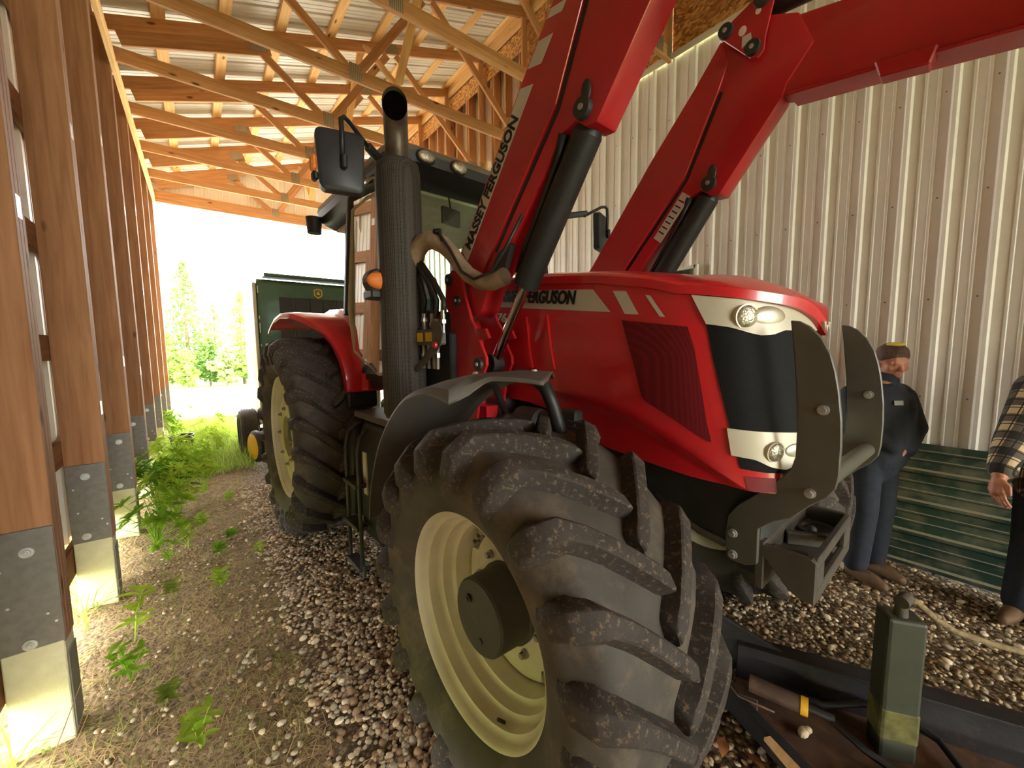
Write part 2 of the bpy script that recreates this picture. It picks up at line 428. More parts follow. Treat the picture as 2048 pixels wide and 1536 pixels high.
def heap(items, sub):
    protos = [pebble_mesh(i, sub) for i in range(8)]
    pv = []; pf_ = []
    for p in protos:
        a = np.empty(len(p.vertices) * 3); p.vertices.foreach_get('co', a); pv.append(a.reshape(-1, 3))
        f = np.empty(len(p.polygons) * 3, dtype=np.int32); p.polygons.foreach_get('vertices', f); pf_.append(f.reshape(-1, 3))
    V, Fc, MI = [], [], []; base = 0
    for (_, x, y, r) in items:
        i = rp.randrange(8); m = np.array(peb_mtx(x, y, r))
        V.append(pv[i] @ m[:3, :3].T + m[:3, 3]); Fc.append(pf_[i] + base); MI.append(np.full(len(pf_[i]), i % 4)); base += len(pv[i])
    me = bpy.data.meshes.new('gravel'); V = np.concatenate(V); Fc = np.concatenate(Fc); MI = np.concatenate(MI)
    me.vertices.add(len(V)); me.vertices.foreach_set('co', V.ravel()); me.loops.add(Fc.size); me.loops.foreach_set('vertex_index', Fc.ravel())
    me.polygons.add(len(Fc)); me.polygons.foreach_set('loop_start', np.arange(0, Fc.size, 3)); me.polygons.foreach_set('loop_total', np.full(len(Fc), 3))
    for m in M_PEB: me.materials.append(m)
    me.polygons.foreach_set('material_index', MI); me.polygons.foreach_set('use_smooth', [True] * len(Fc)); me.update(calc_edges=True); return me
tag(link('gravel', heap(cand[300:5500], 2), floor), kind='stuff')
tag(link('gravel', heap(cand[5500:], 1), floor), kind='stuff')

# ---- left wall: laminated posts on concrete piers, girts, steel sheets
wl = tag(empty('wall_left', (XL_IN, 0, 0)), 'left wall of laminated timber posts on concrete piers', kind='structure')
wl_off = Vector((-XL_IN, 0, 0))
def L_(p): return (p[0] - XL_IN, p[1], p[2])
PT = .114
def post_mesh():
    b = MB()
    for k in (-1, 0, 1):
        b.box(((.44 + 4.93) / 2 - .44, k * .0385, 0), (4.49, .0365, .18))
    return b.mesh('post', W_POST, bevel=.0025)
pm = post_mesh()
brk = MB().box((0, -PT / 2 - .004, .25), (.178, .007, .50)).box((0, PT / 2 + .004, .25), (.178, .007, .50)).mesh('steel_bracket', M_GREYSTEEL, bevel=.002)
blt = MB().cyl((0, 0, 0), (0, -.006, 0), .022, .021, 20).cyl((0, -.006, 0), (0, -.011, 0), .012, .011, 14).cyl((0, -.011, 0), (0, -.020, 0), .008, .0075, 6).mesh('bolt', M_GALV, smooth=.6)
scr = MB().cyl((0, 0, 0), (0, -.004, 0), .006, .005, 8).mesh('screw', M_GALV)
pier = MB().prism([(-.092, -.3), (.085, -.3), (.085, .45), (-.085, .45)], 'y', -.066, .066).mesh('concrete_pier', M_CONC, bevel=.004)
angle = MB().box((0, 0, .08), (.004, .115, .34)).mesh('edge_plate', M_GREYSTEEL)
tie = MB().box((0, 0, 0), (.0015, .05, .085)).mesh('nail_plate', M_GALV)
for i, y in enumerate(PY):
    cx = (XL_IN + XL_OUT) / 2 - XL_IN
    # local x of the post mesh is its height
    m = Matrix(((0, 0, 1, cx), (0, 1, 0, y), (1, 0, 0, .44), (0, 0, 0, 1)))
    p = link('post', pm, wl, mtx=m)
    def sub(nm, me, x, yy, z):
        # children of the post are placed in shed axes
        q = link(nm, me, p); q.matrix_basis = m.inverted() @ Matrix.Translation((x, yy, z)); return q
    sub('steel_bracket', brk, cx, y, .44)
    sub('concrete_pier', pier, cx, y, 0)
    for dx, dz in ((-.015, .04), (.006, .42)):
        sub('bolt', blt, cx + dx + .02 * math.sin(i * 3.1), y - PT / 2 - .0075, .44 + dz + .01 * math.cos(i * 2.))
    for dx, dz in ((.05, .14), (.07, .1), (-.05, .2), (-.06, .35)):
        sub('screw', scr, cx + dx, y - PT / 2 - .0075, .44 + dz)
    sub('edge_plate', angle, .089 + cx, y, .13)
    sub('nail_plate', tie, .0895 + cx, y, [1.28, 1.55, 1.42, 2.4, 1.9, 2.2][i % 6])
    sub('nail_plate', tie, .0895 + cx, y, [2.95, 3.35, 3.1, 3.4, 2.9, 3.2][i % 6])
for z in (1.02, 1.66, 2.30, 3.0, 3.66, 4.32):
    beam('girt', L_((XL_OUT - .02, Y_NEAR, z)), L_((XL_OUT - .02, Y_FAR - .1, z)), .038, .15, W_POST, wl)
beam('skirt_board', L_((XL_OUT - .02, Y_NEAR, .335)), L_((XL_OUT - .02, Y_FAR - .1, .335)), .038, .17, W_SKIRT if 'W_SKIRT' in globals() else M_SKIRT, wl)
beam('top_plate', L_((-.49, Y_NEAR, 4.575)), L_((-.49, Y_FAR, 4.575)), .04, .145, W_LIGHT, wl)
def sheet_mesh(name, z0, z1, m, pitch=.2286, hgt=.02, n=4):
    pr = ribbed(pitch * n, 0, 0, pitch, hgt); b = MB()
    vs = [(o, a, z) for a, o in pr for z in (z0, z1)]
    return b.add(vs, [(2 * k, 2 * k + 2, 2 * k + 3, 2 * k + 1) for k in range(len(pr) - 1)]).mesh(name, m)
sl = sheet_mesh('siding_sheet', .405, 4.95, M_SIDING)
y = Y_NEAR
while y < Y_FAR - .5:
    link('siding_sheet', sl, wl, mtx=Matrix.Translation((XL_SID - XL_IN, y, 0))); y += .9144

# ---- right wall: white ribbed sheets below, studs and OSB above
wr = tag(empty('wall_right', (XW, 0, 0)), 'right wall clad in white ribbed steel with bare studs above', kind='structure')
sm = sheet_mesh('siding_sheet', .02, 4.66, M_SIDING, hgt=.024)
mirx = Matrix(((-1, 0, 0, 0), (0, 1, 0, 0), (0, 0, 1, 0), (0, 0, 0, 1)))
smr = sm.copy(); smr.transform(mirx); smr.flip_normals()
y = Y_FAR - .9144
scrw = MB().sphere((0, 0, 0), .006, 6, 4).mesh('siding_screw', mat('screw_head', lin((120, 105, 85)), .4, metal=.5))
while y > Y_NEAR - .95:
    s = link('siding_sheet', smr, wr, mtx=Matrix.Translation((0, y, 0)))
    if y < 3.2:
        for z in (.55, 1.25, 1.95, 2.65, 3.35, 4.05):
            for k in range(4): link('siding_screw', scrw, s, loc=(-.002, .07 + .2286 * k, z))
    y -= .9144
MB().prism([(-.032, 4.63), (-.027, 4.63), (-.027, 4.69), (.06, 4.69), (.06, 4.695), (-.032, 4.695)], 'y', Y_NEAR, Y_FAR - .02).build('top_trim', M_TRIM, wr)
studs = [10.4, 10.0, 9.6, 9.2, 8.8, 8.42, 8.36, 8.0, 7.62, 7.24, 7.18, 6.86, 6.50, 6.44, 6.1, 5.72, 5.66, 5.34, 4.98, 4.92]
for y in studs:
    beam('stud', (.07, y, 4.70), (.07, y, 6.42), .04, .14, W_TRUSS, wr, up=(1, 0, 0))
beam('ledger_board', (-.04, Y_NEAR, 6.50), (-.04, Y_FAR - .05, 6.50), .04, .185, W_LIGHT, wr)
osb_s = MB().box((0, 0, 0), (.012, 1.215, .30)).mesh('osb_strip', W_OSB)
for k in range(5): link('osb_strip', osb_s, wr, loc=(-.012, 5.6 + 1.22 * k - .6, 6.24))
beam('blocking_plate', (.07, 4.9, 6.57), (.07, Y_FAR - .05, 6.57), .14, .15, W_TRUSS, wr)
back = sheet_mesh('outer_sheet', 4.6, 6.72, M_SIDING)
for k in range(7): link('outer_sheet', back, wr, loc=(.155, 4.5 + .9144 * k, 0))
y = 4.88; k = 0
while y > Y_NEAR:
    h = 1.86
    MB().box((0, 0, 0), (.012, 1.215, 1.20)).build('osb_sheet', W_OSB, wr, loc=(-.006 + .003 * (k % 2), y - .61, 4.70 + .60))
    MB().box((0, 0, 0), (.012, 1.215, .66)).build('osb_sheet', W_OSB, wr, loc=(-.003 - .003 * (k % 2), y - .61 - .3 * 0, 5.905 + .33))
    y -= 1.22; k += 1
MB().box((0, 0, 0), (.014, .42, .55)).build('osb_offcut', W_OSB, wr, loc=(-.03, 5.15, 4.97), rot=(.12, 0, 0))
MB().box((0, 0, 0), (.04, .5, .035)).build('window_head', M_TRIM, wr, loc=(-.04, 2.34, 2.45))
MB().box((0, 0, 0), (.04, .035, .9)).build('window_jamb', M_TRIM, wr, loc=(-.04, 2.09, 2.02))
MB().box((0, 0, 0), (.04, .035, .9)).build('window_jamb', M_TRIM, wr, loc=(-.04, 2.59, 2.02))
MB().box((0, 0, 0), (.04, .5, .035)).build('window_sill', M_TRIM, wr, loc=(-.04, 2.34, 1.585))
MB().box((0, 0, 0), (.012, .465, .83)).build('window_pane', glassmat('wall_window_glass', (.7, .8, .8), .1), wr, loc=(-.045, 2.34, 2.02))

# ---- roof: trusses, purlins, sheets
ce = tag(empty('ceiling', (0, 0, 4.6)), 'underside of pale ribbed steel roof carried by timber trusses', kind='structure')
CZ = Vector((0, 0, -4.6))
def cb(name, p0, p1, w, h, m, parent, up=(0, 0, 1), off=(0, 0, 0)):
    o_ = Vector(off); return beam(name, Vector(p0) + o_, Vector(p1) + o_, w, h, m, parent, up)
def truss_proto():
    t = empty('truss', (0, 0, 0), 0, ce)
    z0 = 0.0                                     # bottom of bottom chord
    def zt(x): return z_roof(x) - 4.60
    cb('bottom_chord', (-.53, 0, .07), (4.10, 0, .07), .038, .14, W_TRUSS, t)
    n = Vector((-.338, 0, 1)).normalized()
    p0, p1 = Vector((-.95, 0, zt(-.95))), Vector((4.10, 0, zt(4.10)))
    cb('top_chord', p0 - n * .07, p1 - n * .07, .038, .14, W_TRUSS, t, up=n)
    cb('heel_scab', Vector((-.50, 0, zt(-.50))) - n * .208, Vector((.86, 0, zt(.86))) - n * .208, .036, .135, W_TRUSS, t, up=n)
    def web(a, b): cb('web', (a[0], 0, a[1]), (b[0], 0, b[1]), .036, .09, W_TRUSS, t, up=(b[1] - a[1], 0, -(b[0] - a[0])))
    web((.80, .66), (1.52, .10)); web((1.60, .10), (2.42, 1.25)); web((2.55, 1.30), (3.86, .12))
    cb('end_post', (4.05, 0, .14), (4.05, 0, zt(4.05) - .14), .036, .09, W_TRUSS, t, up=(1, 0, 0))
    def plate(x, z, w, h, a=0.):
        for s in (-1, 1):
            MB().box((0, 0, 0), (w, .002, h)).build('gusset_plate', M_GUS, t, loc=(x, s * .0205, z), rot=(0, a, 0))
    plate(1.57, .10, .13, .17); plate(.80, zt(.80) - .19, .17, .12, -.33); plate(2.48, zt(2.48) - .08, .2, .12, -.33); plate(3.86, .1, .15, .14); plate(4.05, .12, .08, .18)
    return t
m_, nt_, p_ = newmat('gusset_steel')
_w = nt_.nodes.new('ShaderNodeTexWave'); _w.inputs['Scale'].default_value = 16; _tc = nt_.nodes.new('ShaderNodeTexCoord'); _w.bands_direction = 'X'
nt_.links.new(_tc.outputs['Object'], _w.inputs['Vector'])
_cr = nt_.nodes.new('ShaderNodeValToRGB'); _cr.color_ramp.elements[0].color = (*lin((120, 104, 84)), 1); _cr.color_ramp.elements[1].color = (*lin((176, 164, 140)), 1)
nt_.links.new(_w.outputs['Color'], _cr.inputs[0]); nt_.links.new(_cr.outputs[0], p_.inputs['Base Color']); p_.inputs['Metallic'].default_value = .5; p_.inputs['Roughness'].default_value = .45
M_GUS = m_
tp = truss_proto()
for i, y in enumerate(PY):
    t = tp if i == 0 else copy_tree(tp, ce)
    t.location = (0, y + .02, 0)
n_roof = Vector((-.338, 0, 1)).normalized()
for x in (-.90, -.66, -.10, .48, 1.06, 1.65, 2.26, 2.86, 3.46, 4.02):
    q = Vector((x, 0, z_roof(x) - 4.6)) + n_roof * .019
    beam('purlin', (q.x, Y_NEAR - .2, q.z), (q.x, Y_FAR + .1, q.z), .12, .038, W_LIGHT, ce, up=n_roof)
# cross braces between trusses and long runner on the bottom chords
for k in range(7, 18):
    y0, y1 = PY[k], PY[k + 1] if k + 1 < len(PY) else Y_FAR
    if k % 2 == 1:
        cb('cross_brace', (2.10, y0 + .06, .15), (2.10, y1 - .02, 1.22), .036, .088, W_LIGHT, ce, up=(1, 0, 0)).rotation_euler
    else:
        cb('cross_brace', (2.06, y0 + .06, 1.22), (2.06, y1 - .02, .15), .036, .088, W_LIGHT, ce, up=(1, 0, 0))
pr = ribbed(.9144, 0, 0, .2286, .02)
rs_ = Vector((1, 0, .338)).normalized()
def roof_sheet():
    b = MB(); a0, a1 = -1.0, 4.35; vs = []
    for a, o in pr:
        for x in (a0, a1):
            p = Vector((x, a, z_roof(x) - 4.6)) + n_roof * (.041 + o); vs.append(p)
    return b.add(vs, [(2 * k, 2 * k + 2, 2 * k + 3, 2 * k + 1) for k in range(len(pr) - 1)]).mesh('roof_sheet', M_ROOF)
rsm = roof_sheet(); y = Y_NEAR - .2
while y < Y_FAR: link('roof_sheet', rsm, ce, loc=(0, y, 0)); y += .9144
# ---- far gable: header and ribbed sheets above the opening
wb = tag(empty('wall_back', (0, Y_FAR, 4.6)), 'ribbed steel gable above the open far end of the shed', kind='structure')
x = -.55
while x < 4.1:
    w = .2286 * 4; prg = ribbed(w, 0, 0, .2286, .02); b = MB(); vs = []
    for a, o in prg:
        xx = min(x + a, 4.12)
        vs += [(xx, -o, .06), (xx, -o, z_roof(xx) - 4.6)]
    b.add(vs, [(2 * k, 2 * k + 2, 2 * k + 3, 2 * k + 1) for k in range(len(prg) - 1)]).build('gable_sheet', M_SIDING, wb)
    x += w
beam('header', (-.5, -.06, .02), (4.1, -.06, .02), .04, .19, W_TRUSS, wb)
# ---- outside
M_ROAD = mat('gravel_road', lin((206, 202, 192)), .95, var=.1, scale=12, bump=.3)
M_TURF = mat('rough_turf', lin((120, 140, 60)), .95, var=.3, scale=5, col2=lin((176, 160, 96)), mixs=(2.4, .5, .68), bump=.4, bscale=30)
tag(MB().grid(lambda u, v: (-45 + 110 * u, -45 + 110 * v, -.045 + .05 * noise2(u * 30, v * 30)), 40, 40).build('ground_outside', M_TURF, fix=False, smooth=3.2), 'rough grassy ground around the shed', kind='structure')
tag(MB().grid(lambda u, v: (-30 + 70 * u, 11.75 + 9.5 * v, .035 + .02 * noise2(u * 20, v * 6)), 40, 12).build('gravel_yard', M_ROAD, fix=False, smooth=3.2), 'pale gravel yard beyond the open end', kind='structure')
# ================================================================== the tractor
M_RED = mat('tractor_red', lin((206, 32, 42)), .28, var=.05, scale=3, coat=.55)
M_REDARM = mat('loader_red', lin((182, 30, 38)), .36, var=.08, scale=3, coat=.35, bump=.02, bscale=30)
M_REDMESH = None
M_BLACK = mat('black_plastic', lin((30, 30, 30)), .5, var=.15, scale=20, bump=.05, bscale=300)
M_DGREY = mat('charcoal_paint', lin((64, 63, 60)), .5, var=.12, scale=12, bump=.04, bscale=200)
M_CHASSIS = mat('chassis_grey', lin((58, 58, 56)), .55, var=.2, scale=8, bump=.05)
M_FENDER = mat('fender_plastic', lin((88, 84, 78)), .5, var=.1, scale=9, bump=.06, bscale=260)
M_RUB = mat('tyre_rubber', lin((70, 65, 58)), .72, var=.2, scale=7, bump=.12, bscale=90, col2=lin((116, 102, 84)), mixs=(5., .5, .75))
M_LUG = mat('lug_rubber', lin((56, 50, 46)), .78, var=.25, scale=12, bump=.25, bscale=110, col2=lin((116, 98, 78)), mixs=(60., .54, .63))
M_RIM = mat('pale_rim_paint', lin((218, 212, 190)), .38, var=.08, scale=6, coat=.2)
M_RIMB = mat('lime_lit_disc', lin((206, 204, 150)), .45, var=.1, scale=5)  # disc colour carries the yellow-green light falling on the rear wheel
M_STEEL = mat('bare_steel', lin((170, 165, 155)), .35, metal=.9, var=.15, scale=30)
M_CHROME = mat('chrome_rod', lin((225, 222, 215)), .12, metal=1., var=.02)
M_DECAL = mat('silver_decal', lin((205, 200, 184)), .35, var=.03)
M_INK = mat('black_ink', lin((16, 16, 16)), .4, var=.05)
M_SILVER = mat('silver_bezel', lin((206, 200, 178)), .35, metal=.1, var=.05)
M_LENS = mat('lamp_lens', lin((190, 185, 165)), .08, metal=.6, var=.3, scale=60, bump=.4, bscale=120)
M_AMBER = mat('amber_lens', lin((226, 122, 40)), .3, var=.1, scale=60, bump=.3, bscale=300)
M_PIN = mat('pin_cap', lin((48, 48, 46)), .5, var=.15, scale=20)
M_BEIGE = mat('cab_lining', lin((176, 168, 140)), .8, var=.08, scale=10)
M_ROOFG = mat('roof_grey', lin((120, 114, 104)), .5, var=.06, scale=6)
M_SLEEVE = mat('hose_sleeve', lin((150, 128, 104)), .9, var=.2, scale=14, bump=.5, bscale=26)
M_YLAB = mat('yellow_label', lin((220, 178, 60)), .5, var=.05)
M_GLASS = glassmat('cab_glass', (.80, .93, .87), .04)
M_MIRROR = mat('mirror_shell', lin((40, 42, 46)), .45, var=.08, scale=10)
M_GUARD = mat('guard_plate', lin((92, 90, 80)), .45, var=.1, scale=5, coat=.1, bump=.05, bscale=120)
M_CAST = mat('cast_bumper', lin((78, 72, 64)), .6, var=.15, scale=8, bump=.2, bscale=80, col2=lin((128, 108, 88)), mixs=(9., .6, .8))
def meshpanel(name, c1, c2, sc):
    m, nt, p = newmat(name)
    tc = nt.nodes.new('ShaderNodeTexCoord'); v = nt.nodes.new('ShaderNodeTexVoronoi'); v.inputs['Scale'].default_value = sc; v.inputs['Randomness'].default_value = .15
    nt.links.new(tc.outputs['Object'], v.inputs['Vector'])
    r = nt.nodes.new('ShaderNodeValToRGB'); r.color_ramp.elements[0].position = .3; r.color_ramp.elements[1].position = .5
    r.color_ramp.elements[0].color = (*c2, 1); r.color_ramp.elements[1].color = (*c1, 1)
    nt.links.new(v.outputs['Distance'], r.inputs[0]); nt.links.new(r.outputs[0], p.inputs['Base Color']); p.inputs['Roughness'].default_value = .7; p.inputs['Specular IOR Level'].default_value = .2
    return m
M_REDMESH = meshpanel('red_mesh', lin((120, 26, 32)), lin((74, 18, 22)), 260)
M_BLKMESH = meshpanel('black_mesh', lin((20, 20, 21)), lin((6, 6, 7)), 220)
M_SHIELD = meshpanel('perforated_shield', lin((78, 72, 66)), lin((34, 32, 30)), 130)

TR = tag(empty('tractor', TR_O, TR_TH), 'large red farm tractor with raised front loader arms, parked on gravel', 'tractor')

HP=[(-.43,1.15),(-.435,.6),(-.445,.2),(-.45,-.1),(-.44,-.3),(-.415,-.43),(-.36,-.555),(-.25,-.645),(-.12,-.70),(0,-.715)]
def _cr(P,n):
    out=[]
    Q=[P[0]]+P+[(-P[-2][0],P[-2][1])]
    for i in range(1,len(Q)-2):
        p0,p1,p2,p3=Q[i-1],Q[i],Q[i+1],Q[i+2]
        for k in range(n):
            t=k/n
            out.append(tuple(.5*((2*b)+(-a+c)*t+(2*a-5*b+4*c-d)*t*t+(-a+3*b-3*c+d)*t**3) for a,b,c,d in zip(p0,p1,p2,p3)))
    out.append(P[-1]);return out
HC=_cr(HP,16)
HS=[0.]
for a,b in zip(HC,HC[1:]): HS.append(HS[-1]+math.hypot(b[0]-a[0],b[1]-a[1]))
HL=HS[-1]
def plan(s):
    """plan curve point by arclength (0 = cab end on the left, HL = nose centre)"""
    m=s>HL
    if m: s=2*HL-s
    s=min(max(s,0),HL)
    lo,hi=0,len(HS)-1
    while hi-lo>1:
        k=(lo+hi)//2
        if HS[k]<=s: lo=k
        else: hi=k
    t=(s-HS[lo])/(HS[hi]-HS[lo]);a,b=HC[lo],HC[hi]
    x,y=a[0]+(b[0]-a[0])*t,a[1]+(b[1]-a[1])*t
    return (-x if m else x),y
def lerp(tab,v):
    if v<=tab[0][0]: return tab[0][1]
    for (a,b),(c,d) in zip(tab,tab[1:]):
        if v<=c: return b+(d-b)*(v-a)/(c-a)
    return tab[-1][1]
def ztop(y): return lerp([(-.72,1.70),(-.64,1.735),(-.55,1.77),(-.43,1.815),(-.25,1.868),(.05,1.922),(.41,1.966),(.8,1.99),(1.2,2.0)],y)
def zlip(s):
    if s > HL: s = 2 * HL - s
    if s < 1.55: return ztop(plan(s)[1])
    return lerp([(1.55, 1.832), (1.753, 1.80), (1.90, 1.778), (1.964, 1.765), (2.04, 1.735), (HL, 1.672)], s)
def zspine(y): return lerp([(-.743, 1.742), (-.69, 1.796), (-.608, 1.849), (-.487, 1.897), (-.276, 1.95), (0, 2.005), (.5, 2.07), (1.2, 2.11)], y)
def zcre(y): return lerp([(-.72,.9),(-.6,1.06),(-.546,1.132),(-.381,1.25),(-.163,1.355),(.136,1.413),(.248,1.43),(.5,1.45),(1.2,1.46)],y)
def zbot(y): return lerp([(-.72,1.11),(-.63,1.12),(-.5,1.13),(-.374,1.14),(-.2,1.165),(.0,1.19),(.2,1.30),(.5,1.34),(1.2,1.36)],y)
def S(s,z,off=0.):
    x,y=plan(s)
    # level adjustment
    k=(z-1.5)
    sx=1-.10*max(0,k-.1)/.4
    fr=min(1,max(0,(-.1-y)/.5))
    yy=y+fr*(.16*(z-1.53))
    xx=x*sx
    zc=zcre(y)
    if z<zc:
        d=min(1,(zc-z)/.05)
        ins=.022*(d*d*(3-2*d))+.06*(zc-z)
        if fr<1 or True:
            w=1-min(1,max(0,(-.5-y)/.1))
            xx-= (ins*w if x<0 else -ins*w)*-1
    if off:
        e=1e-3
        x0,y0=plan(s-e);x1,y1=plan(s+e)
        tx,ty=x1-x0,y1-y0;l=math.hypot(tx,ty) or 1
        xx+=ty/l*off;yy-=tx/l*off
    return xx,yy,z

# ---- hood shell
def hood_shell():
    b = MB(); NU, rows = 120, []
    def fn(u, v):
        s = 2 * HL * u
        _, y = plan(s); zb, zc, zt = zbot(y), zcre(y), zlip(s) + .01
        zc = max(zb + .004, min(zc, zt - .05))
        k = v * 26
        z = zb + (zc - zb) * (k / 9) if k <= 9 else zc + (zt - zc) * ((k - 9) / 17)
        return S(s, z)
    return b.grid(fn, NU, 26)
hood = hood_shell().build('hood', M_RED, TR, smooth=.5, fix=True)
def lid(u, v):
    s = 2 * HL * u; x, y = plan(s); zt = zlip(s)
    k = v * 14
    fr = min(1, max(0, (-.45 - y) / .25))
    lip = .045 + .022 * max(0, 1 - abs(s - HL) / .22)
    if k <= 1: return S(s, zt, .003)
    px, py, _ = S(s, zt + .02, .014 + .016 * fr)
    if k <= 2: return px, py, zt
    if k <= 3: return px, py, zt + lip * .75
    px, py, _ = S(s, zt + lip, .004 + .010 * fr)
    t = (k - 4) / 10
    ysp = max(y, -.30); zr = zt + lip
    zz = zr + (zspine(ysp) - zr) * (1 - (1 - t) ** 2)
    return px * (1 - t), py + (ysp - py) * t, zz
lido = MB().grid(lid, 120, 14).build('hood_lid', M_RED, TR, smooth=.7)

def respl(path, n):
    d = [0.]
    for a, b in zip(path, path[1:]): d.append(d[-1] + math.hypot(b[0] - a[0], b[1] - a[1]))
    out = []
    for i in range(n + 1):
        t = d[-1] * i / n
        for k in range(len(d) - 1):
            if t <= d[k + 1] + 1e-9:
                f = (t - d[k]) / max(1e-9, d[k + 1] - d[k]); a, b = path[k], path[k + 1]
                out.append((a[0] + (b[0] - a[0]) * f, a[1] + (b[1] - a[1]) * f)); break
    return out
def mirror_path(p): return p + [(2 * HL - s, z) for s, z in p[::-1]]
def ribbon(name, A, B, m, off, parent, n=24, w=6, smooth=.5, rim=True):
    """panel on the hood surface between two (arc length, height) paths, with a turned-in rim"""
    A, B = respl(A, n), respl(B, n)
    def fn(u, v):
        i = round(u * n); a, b = A[i], B[i]
        vv = min(1, max(0, (v * (w + 2) - 1) / w)) if rim else v
        e = (v <= 0 or v >= 1) and rim
        return S(a[0] + (b[0] - a[0]) * vv, a[1] + (b[1] - a[1]) * vv, off if not e else -.004)
    return MB().grid(fn, n, w + 2 if rim else w).build(name, m, parent, smooth=smooth)
# silver stripe, two slashes
ribbon('side_stripe', [(.285, 1.971), (.7, 1.937), (1.103, 1.894)], [(.344, 1.880), (.75, 1.835), (1.208, 1.785)], M_DECAL, .0025, hood, 20, 3, rim=False)
ribbon('stripe_slash', [(1.21, 1.875), (1.28, 1.867)], [(1.281, 1.772), (1.351, 1.766)], M_DECAL, .0025, hood, 4, 3, rim=False)
ribbon('stripe_slash', [(1.377, 1.842), (1.401, 1.838)], [(1.446, 1.752), (1.469, 1.749)], M_DECAL, .0025, hood, 4, 3, rim=False)
MSP = ([(1.268, 1.748), (1.331, 1.592), (1.373, 1.426), (1.488, 1.365), (1.604, 1.288)], [(1.555, 1.709), (1.58, 1.622), (1.595, 1.458), (1.602, 1.36), (1.612, 1.290)])
ribbon('intake_mesh', *MSP, M_REDMESH, .003, hood, 24, 8)
ribbon('intake_mesh', [(2 * HL - s, z) for s, z in MSP[0]], [(2 * HL - s, z) for s, z in MSP[1]], M_REDMESH, .003, hood, 24, 8)
for a in (.62, .70, .78, .86):
    ribbon('vent_louvre', [(a, 1.80), (a + .075, 1.53)], [(a + .045, 1.80), (a + .12, 1.53)], M_RED, -.012 if a in (.70, .86) else .012, hood, 10, 3)
# grille and headlight bands
GT = [(1.622, 1.722), (1.70, 1.705), (1.80, 1.69), (1.95, 1.70), (HL, 1.70)]
GB = [(1.690, 1.205), (1.76, 1.195), (1.86, 1.19), (2.0, 1.19), (HL, 1.19)]
ribbon('grille', mirror_path(GT), mirror_path(GB), M_BLKMESH, .004, TR, 60, 16)
BT = [(1.572, 1.825), (1.66, 1.812), (1.753, 1.80), (1.87, 1.782), (1.964, 1.768), (HL, 1.75)]
BB = [(1.622, 1.716), (1.70, 1.702), (1.75, 1.685), (1.80, 1.672), (1.85, 1.674), (1.90, 1.69), (1.98, 1.688), (HL, 1.69)]
ribbon('headlight_band', mirror_path(BT), mirror_path(BB), M_SILVER, .009, TR, 60, 4)
LT = [(1.662, 1.345), (1.75, 1.338), (1.9, 1.33), (HL, 1.325)]
LB = [(1.667, 1.250), (1.735, 1.240), (1.78, 1.215), (1.83, 1.205), (1.88, 1.22), (1.93, 1.238), (HL, 1.235)]
ribbon('lower_lamp_band', mirror_path(LT), mirror_path(LB), M_SILVER, .009, TR, 60, 4)
ribbon('painted_apron_recess', mirror_path([(1.70, 1.178), (1.9, 1.17), (HL, 1.165)]), mirror_path([(1.705, 1.128), (1.9, 1.122), (HL, 1.12)]), mat('apron_shade_red', lin((120, 16, 22)), .6), .003, hood, 30, 3)  # recess only painted: darker red puts its shade on a proud panel
def at_surface(s, z, off):
    p = Vector(S(s, z, off)); q = Vector(S(s, z, off + .01)); n = (q - p).normalized(); return p, n
def headlight(s, z, r, mir, dz=0):
    s_ = 2 * HL - s if mir else s
    p, n = at_surface(s_, z, .0)
    n = (n + Vector((0, -.35, -.05))).normalized()
    b = MB().cyl(p - n * .03, p + n * .012, r * 1.0, r * 1.04, 24, cap=True)
    h = b.build('headlight', M_SILVER, TR, smooth=.6)
    MB().sphere((0, 0, 0), r * .96, 20, 12, (1, 1, .42)).build('lens', M_LENS, h, smooth=3.2, loc=p + n * .008, rot=n.to_track_quat('Z', 'Y').to_euler())
    s2 = s_ + (.085 if not mir else -.085); p2, n2 = at_surface(s2, z - .004, .002)
    MB().sphere((0, 0, 0), r * 1.0, 20, 12, (1.55, .95, .28)).build('lamp_bezel', mat('bezel_satin', lin((186, 178, 158)), .3, metal=.3), h, smooth=3.2, loc=p2, rot=n2.to_track_quat('Z', 'Y').to_euler())
for mir in (False, True):
    headlight(1.757, 1.738, .044, mir); headlight(1.80, 1.266, .036, mir)
# nose emblem: three small triangles
pe, ne = at_surface(HL, 1.715, .036)
for dx, dz, fl in ((0, -.012, 1), (-.03, .0, 1), (.03, .0, 1)):
    MB().prism([(dx - .018, dz + .016), (dx + .018, dz + .016), (dx, dz - .016)], 'y', -.004, .004).build('nose_emblem', M_SILVER, lido, loc=(pe.x, pe.y + .004, pe.z - .008))
# lettering on the stripe
def basis(o, xdir, ydir):
    x = Vector(xdir).normalized(); z = x.cross(Vector(ydir)).normalized(); y = z.cross(x)
    return Matrix(((x.x, y.x, z.x, o[0]), (x.y, y.y, z.y, o[1]), (x.z, y.z, z.z, o[2]), (0, 0, 0, 1)))
pa, pb = Vector(S(.36, 1.912, .006)), Vector(S(1.0, 1.838, .006)); pup = Vector(S(.36, 1.98, .006))
lettering('stripe_lettering', 'MASSEY FERGUSON', .088, M_INK, hood, basis(pa, pb - pa, pup - pa), width=(pb - pa).length, bold=.0034)
pa, pb = Vector(S(.40, 1.79, .007)), Vector(S(.60, 1.768, .007)); pup = Vector(S(.40, 1.83, .007))
lettering('model_lettering', '7619', .07, M_DECAL, hood, basis(pa, pb - pa, pup - pa), width=.19, bold=.002)

